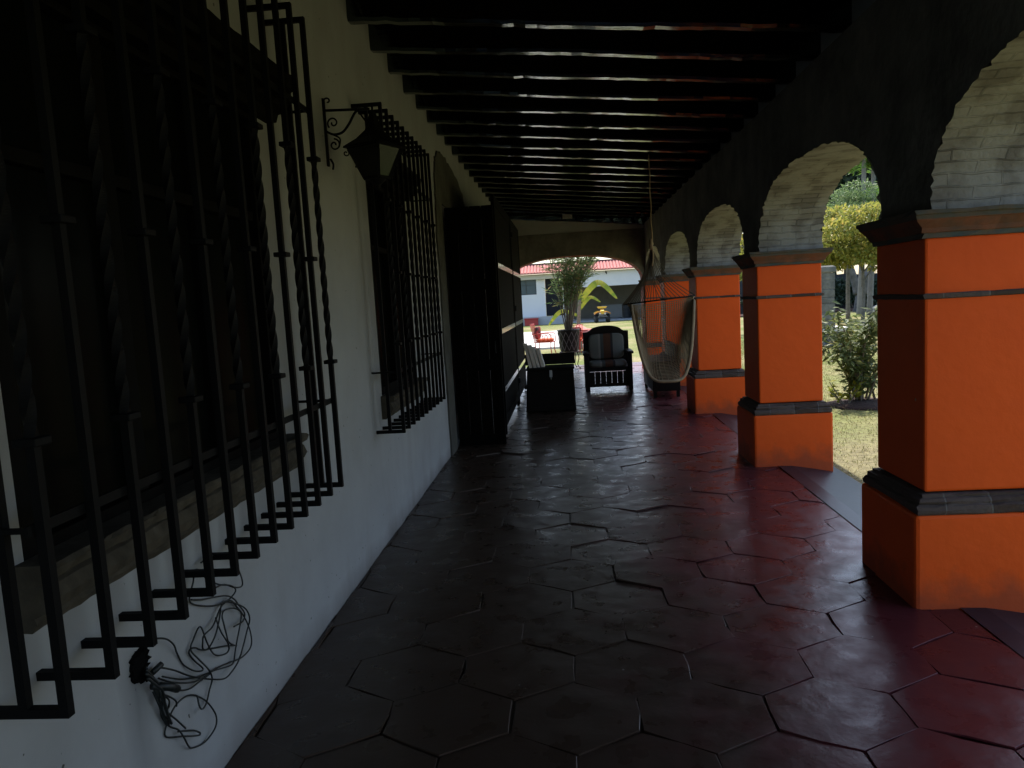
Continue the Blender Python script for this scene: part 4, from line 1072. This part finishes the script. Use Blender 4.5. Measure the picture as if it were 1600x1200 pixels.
# ================================================================== house across the lawn
HY = 55.0
gh = thing('guest_house', 'white house with pink tiled eaves and a dark carport across the lawn', 'house', (0, HY, GZ))
m = MB()
wz0, wz1 = .42, 3.45
def hw(x0, x1, z0, z1): m.box(x0, x1, HY, HY+.25, z0, z1)
hw(-16, -3.55, wz0, wz1); hw(-3.55, -2.05, wz0, 2.04); hw(-3.55, -2.05, 3.28, wz1); hw(-2.05, -1.42, wz0, wz1); hw(-1.42, -.15, 3.22, wz1); hw(-.15, .0, wz0, wz1)
m.box(-16, 0, HY+.25, HY+6, wz1-.1, wz1)
m.build('wall', M['fascia'], gh)
m = MB(); m.box(-16, .0, HY-.9, HY+.26, GZ-.1, .41); tag(m.build('base_step', M['grey_step'], gh), 'pale grey step along the front')
wd = MB(); x0, x1, z0, z1 = -3.55, -2.05, 2.04, 3.28
for a, b in ((x0, x0+.05), (x1-.05, x1), (-2.83, -2.77)): wd.box(a, b, HY+.08, HY+.15, z0, z1)
for a, b in ((z0, z0+.05), (z1-.05, z1), (2.72, 2.76)): wd.box(x0+.05, x1-.05, HY+.085, HY+.145, a, b)
wo = wd.build('window', M['far_frame'], gh)
for a, b in ((x0+.05, -2.83), (-2.77, x1-.05)):
    p = MB(); p.box(a, b, HY+.10, HY+.12, z0+.05, z1-.05); p.build('pane', M['far_glass'], wo)
m = MB(); m.box(-1.41, -.16, HY+.18, HY+.22, .42, 3.21)
for k in range(5): m.box(-1.38+.25*k, -1.33+.25*k, HY+.15, HY+.179, .42, 3.2)
m.build('door', M['far_dark'], gh)
m = MB(); m.box(.001, 14, HY-.3, HY, 2.36, 3.47); m.build('fascia', M['fascia'], gh)
m = MB(); m.box(-16, .0, HY-.35, HY-.001, 3.12, 3.44); m.build('eave', M['cream'], gh)
m = MB(); m.box(.002, 14, HY+6.5, HY+6.7, GZ-.1, 3.3); m.box(13.8, 14, HY, HY+6.5, GZ-.1, 3.3); m.build('carport_wall', M['carport'], gh)
m = MB(); m.box(.002, 13.99, HY+.001, HY+6.9, 3.32, 3.46); m.build('carport_ceiling', M['carport'], gh)
m = MB(); m.box(.0, 14, HY-.6, HY+6.49, GZ-.1, -.085); m.build('carport_floor', M['grey_step'], gh)
m = MB(); m.box(2.9, 6.8, HY+5.2, HY+5.5, -.08, .85); m.box(2.86, 6.84, HY+5.15, HY+5.55, .85, .93); m.build('low_wall', M['grey_step'], gh)
# tiled eave: half-round tiles side by side
m = MB(); tw = .23; n = int(30/tw)
for k in range(n):
    x = -16 + (k+.5)*tw; rg = []
    y0, z0_, y1, z1_ = HY-.75, 3.50, HY+.9, 4.12
    for t in (0, .33, .34, .66, .67, 1):
        y = y0+(y1-y0)*t; z = z0_+(z1_-z0_)*t - (.03 if t in (.34,.67) else 0)
        rg.append([(x+.115*math.cos(a), y, z+.115*math.sin(a)) for a in [math.pi*i/6 for i in range(7)]])
    for i in range(5):
        o = len(m.v); m.v += rg[i]+rg[i+1]; m.f += [(o+j, o+j+1, o+j+8, o+j+7) for j in range(6)]
    m.add(rg[0], [tuple(range(7))])
m.add([(-16,HY-.74,3.48),(14,HY-.74,3.48),(14,HY+.9,4.10),(-16,HY+.9,4.10)], [(0,1,2,3)])
m.add([(-16,HY-.70,3.46),(14,HY-.70,3.46),(14,HY+.9,3.46),(-16,HY+.9,3.46)], [(0,1,2,3)])
m.build('roof', M['tile'], gh)
m = MB(); m.box(-16, 14, HY+.85, HY+1.05, 4.02, 4.30); m.build('ridge', M['tile_dark'], gh)
m = MB(); m.tube([(3.0,HY-.32,3.30),(3.0,HY-.42,3.42),(3.05,HY-.44,3.2)], .035, 6); m.build('spout', M['iron'], gh)
m = MB(); m.box(-2.95, -2.0, HY-1.5, HY-.95, GZ, .30); m.box(-3.0, -1.95, HY-1.55, HY-.92, .30, .36)
tag(m.build('red_block', M['red_block'], bevel=.02), 'low red painted block before the far white house', 'block')

# quad bike
qb = thing('quad_bike', 'yellow and black quad bike parked in front of the carport', 'quad bike', (2.5, 52.6, GZ))
qx, qy = 2.5, 52.6
def wheel(x, y, r, w):
    t = MB(); t.rings([[(x+o, y+rr*math.cos(a), GZ+r+rr*math.sin(a)) for a in [2*math.pi*i/18 for i in range(18)]] for o, rr in ((-w/2,r*.55),(-w/2,r*.9),(-w/3,r),(w/3,r),(w/2,r*.9),(w/2,r*.55))])
    tt = t.build('wheel', M['rubber'], qb, smooth=True)
    h_ = MB(); h_.rings([[(x+o, y+r*.5*math.cos(a), GZ+r+r*.5*math.sin(a)) for a in [2*math.pi*i/12 for i in range(12)]] for o in (-w/2-.008, w/2+.008)]); h_.build('hub', M['steel'], tt)
for sx in (-1, 1): wheel(qx+sx*.40, qy-.60, .27, .22); wheel(qx+sx*.40, qy+.60, .28, .26)
m = MB(); m.hexa([(qx-.2,qy-.7,.16),(qx+.2,qy-.7,.16),(qx+.2,qy+.75,.16),(qx-.2,qy+.75,.16)], [(qx-.15,qy-.55,.5),(qx+.15,qy-.55,.5),(qx+.17,qy+.7,.55),(qx-.17,qy+.7,.55)]); m.build('chassis', M['rubber'], qb)
for sx in (-1, 1):
    m = MB(); pr_ = [(qx+sx*a, b) for a, b in ((.12,.58),(.30,.60),(.52,.50),(.56,.40),(.53,.40),(.48,.46),(.30,.54),(.12,.50))]
    m.prism(pr_, 'y', qy-.92, qy-.32); m.build('fender', M['atv_orange'], qb, bevel=.01)
    m = MB(); m.prism([(a, b+.03) for a, b in pr_], 'y', qy+.32, qy+.9); m.build('fender', M['atv_yellow'], qb, bevel=.01)
    m = MB(); m.lathe((0,0,0), [(.001,0),(.06,0),(.07,.03),(.05,.06)], 12); m.v = [(qx+sx*.17+p[0], qy-.86-p[2]*.5, .47+p[1]) for p in m.v]; m.build('headlight', M['paper'], qb)
m = MB(); m.hexa([(qx-.16,qy-.84,.42),(qx+.16,qy-.84,.42),(qx+.16,qy-.3,.5),(qx-.16,qy-.3,.5)], [(qx-.12,qy-.70,.66),(qx+.12,qy-.70,.66),(qx+.13,qy-.25,.72),(qx-.13,qy-.25,.72)]); m.build('nose', M['atv_yellow'], qb, bevel=.02)
m = MB(); m.box(qx-.15, qx+.15, qy-.2, qy+.72, .58, .68); m.build('seat', M['rubber'], qb, bevel=.04)
m = MB(); m.tube([(qx,qy-.42,.62),(qx,qy-.34,.84)], .025); m.tube(smooth_path([(qx-.40,qy-.20,.86),(qx-.2,qy-.32,.88),(qx,qy-.34,.85),(qx+.2,qy-.32,.88),(qx+.40,qy-.20,.86)],4), .016, 6); m.build('handlebar', M['rubber'], qb, smooth=True)
m = MB(); m.hexa([(qx-.26,qy-.42,.80),(qx+.26,qy-.42,.80),(qx+.22,qy-.34,.82),(qx-.22,qy-.34,.82)], [(qx-.36,qy-.36,.93),(qx+.36,qy-.36,.93),(qx+.32,qy-.30,.93),(qx-.32,qy-.30,.93)]); m.build('headlamp_cowl', M['atv_yellow'], qb, bevel=.01)
m = MB(); m.tube([(qx-.3,qy-.95,.22),(qx-.22,qy-1.0,.36),(qx+.22,qy-1.0,.36),(qx+.3,qy-.95,.22)], .022, 6); m.tube([(qx-.24,qy-.98,.24),(qx+.24,qy-.98,.24)], .018, 6); m.tube([(qx-.2,qy-.9,.3),(qx-.22,qy-1.0,.36)], .015); m.build('bumper', M['steel'], qb)
m = MB(); m.lathe((4.55, 57.0, -.08), [(.30,0),(.33,.03),(.33,.30),(.345,.32),(.33,.34),(.33,.62),(.345,.64),(.33,.66),(.33,.95),(.35,.97),(.35,1.0),(.02,1.0)], 22)
dr = thing('metal_drum', 'dark drum standing in the shade of the carport right of the quad bike', 'drum', (4.55, 57.0, -.08))
m.build('drum', M['drum'], dr); m = MB(); m.lathe((4.65,56.9,.92), [(.03,0),(.035,.02),(.02,.03)], 8); m.build('cap', M['steel'], dr)

# ================================================================== garden: well
we = thing('stone_well', 'round rubble stone well with square stone posts on the lawn', 'well', (7.16, 22.9, GZ))
wc = (7.16, 22.9, 0)
m = MB(); rg = []
for z, r in ((GZ-.05,1.02),(.0,1.0),(.1,.99),(.22,.98)):
    rg.append([(wc[0]+(r+random.gauss(0,.02))*math.cos(2*math.pi*i/40), wc[1]+(r+random.gauss(0,.02))*math.sin(2*math.pi*i/40), z) for i in range(40)])
for z, r in ((.22,.62),(GZ-.05,.62)): rg.append([(wc[0]+r*math.cos(2*math.pi*i/40), wc[1]+r*math.sin(2*math.pi*i/40), z) for i in range(40)])
m.rings(rg, cap=False); m.build('rubble_wall', M['rubble'], we)
m = MB(); m.rings([[(wc[0]+r*math.cos(2*math.pi*i/40), wc[1]+r*math.sin(2*math.pi*i/40), z) for i in range(40)] for r, z in ((.60,.221),(1.07,.221),(1.10,.25),(1.10,.30),(1.08,.325),(.60,.33),(.58,.30),(.60,.221))], cap=False); m.build('rim', M['rim'], we)
for sx, lab in ((-1, 1), (1, 2)):
    x = 7.40 if sx < 0 else 6.92; y = 22.06 if sx < 0 else 23.74
    m = MB(); z = .331
    while z < 1.72:
        hgt = random.uniform(.16, .26); d = random.uniform(-.012, .012); m.box(x-.19+d, x+.19+d, y-.19+d, y+.19+d, z, z+hgt-.006); z += hgt
    m.box(x-.17, x+.17, y-.17, y+.17, .331, z-.01); m.sq(x-.19, x+.19, y-.19, y+.19, [(.02,z),(.035,z+.04),(.03,z+.16),(-.04,z+.20)])
    m.build('post', M['well'], we, bevel=.012)

# mulch patch, bush and small croton plants
m = MB(); rg = []
for r, z in ((1.0,-.01),(.8,.03),(.4,.055),(.02,.06)):
    rg.append([(4.25+(r*.62+.05*math.sin(5*a)*r)*math.cos(a), 11.05+(r*.62+.05*math.cos(4*a)*r)*math.sin(a), GZ+z+random.gauss(0,.006)) for a in [2*math.pi*i/40 for i in range(40)]])
m.rings(rg); tag(m.build('mulch_bed', M['mulch'], smooth=True), kind='structure')
bs = thing('leafy_bush', 'leafy green bush growing from brown mulch between the pillars', 'bush', (4.28, 11.1, GZ+.05))
m = MB(); LP = []; LD = []
for k in range(18):
    a = random.uniform(0, 6.28); sp = random.uniform(.15, .82); hh = random.uniform(.7, 1.5); b0 = V3((4.20+random.gauss(0,.07), 11.1+random.gauss(0,.05), GZ+.03))
    tip = b0 + V3((sp*math.cos(a), sp*math.sin(a), hh*(1-.25*sp))); mid = b0.lerp(tip, .5) + V3((-.1*math.cos(a), -.1*math.sin(a), .08))
    path = smooth_path([b0, mid, tip], 6); m.tube(path, [.02*(1-.065*i) for i in range(len(path))], 5)
    for i, q in enumerate(path):
        if i < 3: continue
        for _ in range(4 + int(.9*i)):
            c = random.uniform(0, 6.28); LP.append(q + V3((random.gauss(0,.05), random.gauss(0,.05), random.gauss(0,.05)))); LD.append((math.cos(c), math.sin(c), random.uniform(-1.0,.35)))
m.build('stems', M['stem'], bs, smooth=True); LP = np.array(LP); LD = np.array(LD); n = len(LP)
leaves('foliage', LP, LD, rand_dirs(n, .8), RNG.uniform(.09,.17,n), RNG.uniform(.035,.06,n), M['leaf_bush'], bs)
def croton(x, y, s, n, label):
    t = thing('yellow_plant', label, 'plant', (x, y, GZ))
    m = MB(); LP = []; LD = []
    for k in range(8):
        a = random.uniform(0, 6.28); tip = V3((x+s*.6*math.cos(a), y+s*.6*math.sin(a), GZ+s*random.uniform(.5,1))); m.tube([(x,y,GZ-.02), tip.lerp(V3((x,y,GZ)), .4), tip], .006, 4)
        for _ in range(n//8):
            c = random.uniform(0, 6.28); LP.append(V3((x,y,GZ)).lerp(tip, random.uniform(.35,1.05))); LD.append((math.cos(c), math.sin(c), random.uniform(-.2,.8)))
    m.build('stems', M['stem'], t); LP = np.array(LP); LD = np.array(LD); k = len(LP)
    leaves('foliage', LP, LD, rand_dirs(k, .9), RNG.uniform(.6,1.2,k)*s*.34, RNG.uniform(.8,1.2,k)*s*.13, M['leaf_croton'], t)
croton(3.92, 10.9, .36, 90, 'small yellow leaved plant at the left edge of the mulch under the bush')
croton(4.62, 10.75, .34, 80, 'small yellow leaved plant right of the bush trunk by the pillar')

# lawn blades close to the arcade
n = 110000
gx = RNG.uniform(2.46, 12, n); gy = RNG.uniform(1.5, 26, n)**1.0
keep = (gx - 2.3) < (gy*0.62 + 2); gx = gx[keep]; gy = gy[keep]; n = len(gx)
P = np.stack([gx, gy, np.full(n, GZ-.004)], 1); D = rand_dirs(n)*.55; D[:,2] = RNG.uniform(.5,1.1,n)
tag(leaves('grass', P, D, rand_dirs(n), RNG.uniform(.015,.036,n)*(1+gy*.02), RNG.uniform(.004,.008,n)*(1+gy*.05), M['blade']), 'short dry lawn grass beside the arcade', 'grass', kind='stuff')

# far side of the garden
sw = thing('garden_wall', 'dark stone garden wall behind the trees at the far edge of the lawn', 'wall', (22, 50.4, GZ))
m = MB(); rg = []
for k in range(61):
    x = 9 + k*(60/60); rg.append([(x, 50.2+random.gauss(0,.05), GZ-.1), (x, 50.3+random.gauss(0,.05), 1.0), (x, 50.4, 2.1+random.gauss(0,.06)), (x, 50.9, 2.1), (x, 50.9, GZ-.1)])
m.rings(rg); m.build('wall', M['wall_stone'], sw)
m = MB(); rg = []
for r, z in ((1.0,-.01),(.7,.12),(.05,.18)): rg.append([(18+14*r*math.cos(a), 48.6+1.6*r*math.sin(a), GZ+z+random.gauss(0,.015)) for a in [2*math.pi*i/60 for i in range(60)]])
m.rings(rg); tag(m.build('earth_bed', M['mulch'], smooth=True), kind='structure')
tw_ = thing('whitewashed_trunk', 'forked tree trunk with whitewashed bark by the dark garden wall', 'tree trunk', (17.4, 46.2, GZ))
m = MB(); m.tube(smooth_path([(17.4,46.2,GZ-.1),(17.45,46.2,.5),(17.5,46.2,1.1)], 4), [.40,.34,.30,.28,.26,.25,.24,.24,.23], 12)
m.tube(smooth_path([(17.35,46.2,.9),(17.2,46.2,1.6),(16.9,46.2,2.6)], 4), [.26,.25,.24,.23,.22,.21,.2,.19,.18], 9); m.tube(smooth_path([(17.6,46.2,.9),(17.8,46.2,1.7),(18.3,46.2,2.9)], 4), [.28,.27,.26,.25,.24,.22,.2,.19,.18], 9)
m.build('trunk', M['whitewash'], tw_, smooth=True)
m = MB(); m.lathe((14.36,36,GZ), [(.25,-.02),(.24,.06),(.15,.10),(.16,.30),(.13,.45),(.17,.52),(.10,.60),(.02,.64)], 16)
gs = thing('garden_urn', 'small white garden ornament on a dark base out on the lawn', 'ornament', (14.36,36,GZ))
m.build('body', M['rim'], gs, smooth=True); m = MB(); m.lathe((14.36,36,GZ), [(.34,-.05),(.36,.0),(.28,.10),(.26,.101)], 16); m.build('base', M['rubber'], gs)

tree('yellow_tree', 'spreading tree with yellowing leaves beyond the well', 'tree', (12.2, 32, GZ), 5.25, (3.3,2.6,1.75), M['leaf_yellow'], M['bark'], 16000, .18, .085, nb=38, trunk_r=.09, size=.27)
tree('yellow_tree', 'yellow green tree filling the view at the right, behind the spreading yellow tree', 'tree', (15.2, 35, GZ), 5.0, (2.4,2.2,1.55), M['leaf_yellow'], M['bark'], 8000, .19, .09, nb=24, trunk_r=.09, size=.27)
tree('yellow_tree', 'thin tree with yellow green leaves in the gap between two orange pillars', 'tree', (7.45, 30, GZ), 4.3, (1.1,1.1,1.15), M['leaf_yellow'], M['bark'], 2600, .16, .08, nb=12, trunk_r=.09)
tree('pale_tree', 'pale green feathery tree standing above the yellow tree', 'tree', (13.8, 38, GZ), 6.5, (2.3,2.0,1.2), M['leaf_pale'], M['bark'], 6500, .20, .05, nb=18, trunk_r=.12, size=.38)
tree('pale_tree', 'pale green feathery tree at the right, behind the palm trunks', 'tree', (17.2, 41, GZ), 7.0, (2.2,2.0,1.4), M['leaf_palm'], M['bark'], 6000, .22, .06, nb=16, trunk_r=.12, size=.38)
for (x, y, h_, r_, lab) in ((19.5, 54, 12.5, 4.6, 'tall dark tree behind the two palm trunks'), (27, 57, 12, 5.0, 'tall dark tree at the far right of the garden'),
                            (11.5, 53, 5.5, 2.6, 'low dark tree in the gap behind the second orange pillar'), (35, 60, 11, 5, 'dark tree farthest right beyond the garden wall')):
    tree('dark_tree', lab, 'tree', (x, y, GZ), h_, (r_, r_*.8, h_*.42), M['leaf_dark'], M['bark'], 11000, .48, .28, nb=30, trunk_r=.3, group='dark trees along the garden wall')
def palm(x, y, h_, lean, label):
    t = thing('palm_tree', label, 'palm tree', (x, y, GZ), 'slim palms in the garden')
    b0 = V3((x,y,GZ-.05)); top = V3((x+lean,y,h_)); m = MB()
    m.tube(smooth_path([b0, b0.lerp(top,.5)+V3((lean*.2,0,0)), top], 8), [.17-.004*i for i in range(17)], 8); m.build('trunk', M['pale_bark'], t, smooth=True)
    LP = []; LD = []
    for k in range(18):
        a = 2*math.pi*k/18+random.uniform(-.1,.1); r = random.uniform(1.0,1.7); el = random.uniform(-.3,.9)
        path = smooth_path([top, top+V3((r*.5*math.cos(a), r*.5*math.sin(a), .35+el*.4)), top+V3((r*math.cos(a), r*math.sin(a), el*.5-.2))], 8)
        for i, q in enumerate(path):
            for s in (-1,1):
                for _ in range(2): LP.append(q); LD.append((math.cos(a)*.5 - s*math.sin(a), math.sin(a)*.5 + s*math.cos(a), random.uniform(-.5,.1)))
    LP = np.array([tuple(p) for p in LP]); LD = np.array(LD); k = len(LP)
    leaves('crown', LP, LD, rand_dirs(k, 1.5), RNG.uniform(.35,.6,k), RNG.uniform(.05,.08,k), M['leaf_palm'], t)
palm(15.1, 40, 8.0, .28, 'slim pale trunked palm, the left one of two above the yellow tree')
palm(15.75, 40.4, 7.5, .25, 'slim pale trunked palm, the right one of two above the yellow tree')
tree('round_tree', 'green tree rising behind the roof of the white house', 'tree', (-9, 66, GZ), 6, (3,3,2.2), M['leaf_pale'], M['bark'], 3000, .35, .2, nb=12, trunk_r=.2)

hb = blobs_for((19, 48.9, .9), (9, .6, 1.1), 26, .22, 1.0); P_, d_ = crown_points(7000, hb)
hd = thing('dark_hedge', 'dark straggling hedge at the foot of the garden wall', 'hedge', (19, 48.9, GZ))
leaves('foliage', P_, d_*.5 + rand_dirs(7000), rand_dirs(7000, .5), RNG.uniform(.2,.4,7000), RNG.uniform(.08,.16,7000), M['leaf_dark'], hd)
m = MB()
for k in range(14):
    x = 11.5 + k*1.1; m.tube([(x, 48.9, GZ-.05), (x+random.gauss(0,.15), 48.9, .5), (x+random.gauss(0,.3), 48.9, 1.1)], [.05,.04,.02], 5)
m.build('stems', M['bark'], hd)
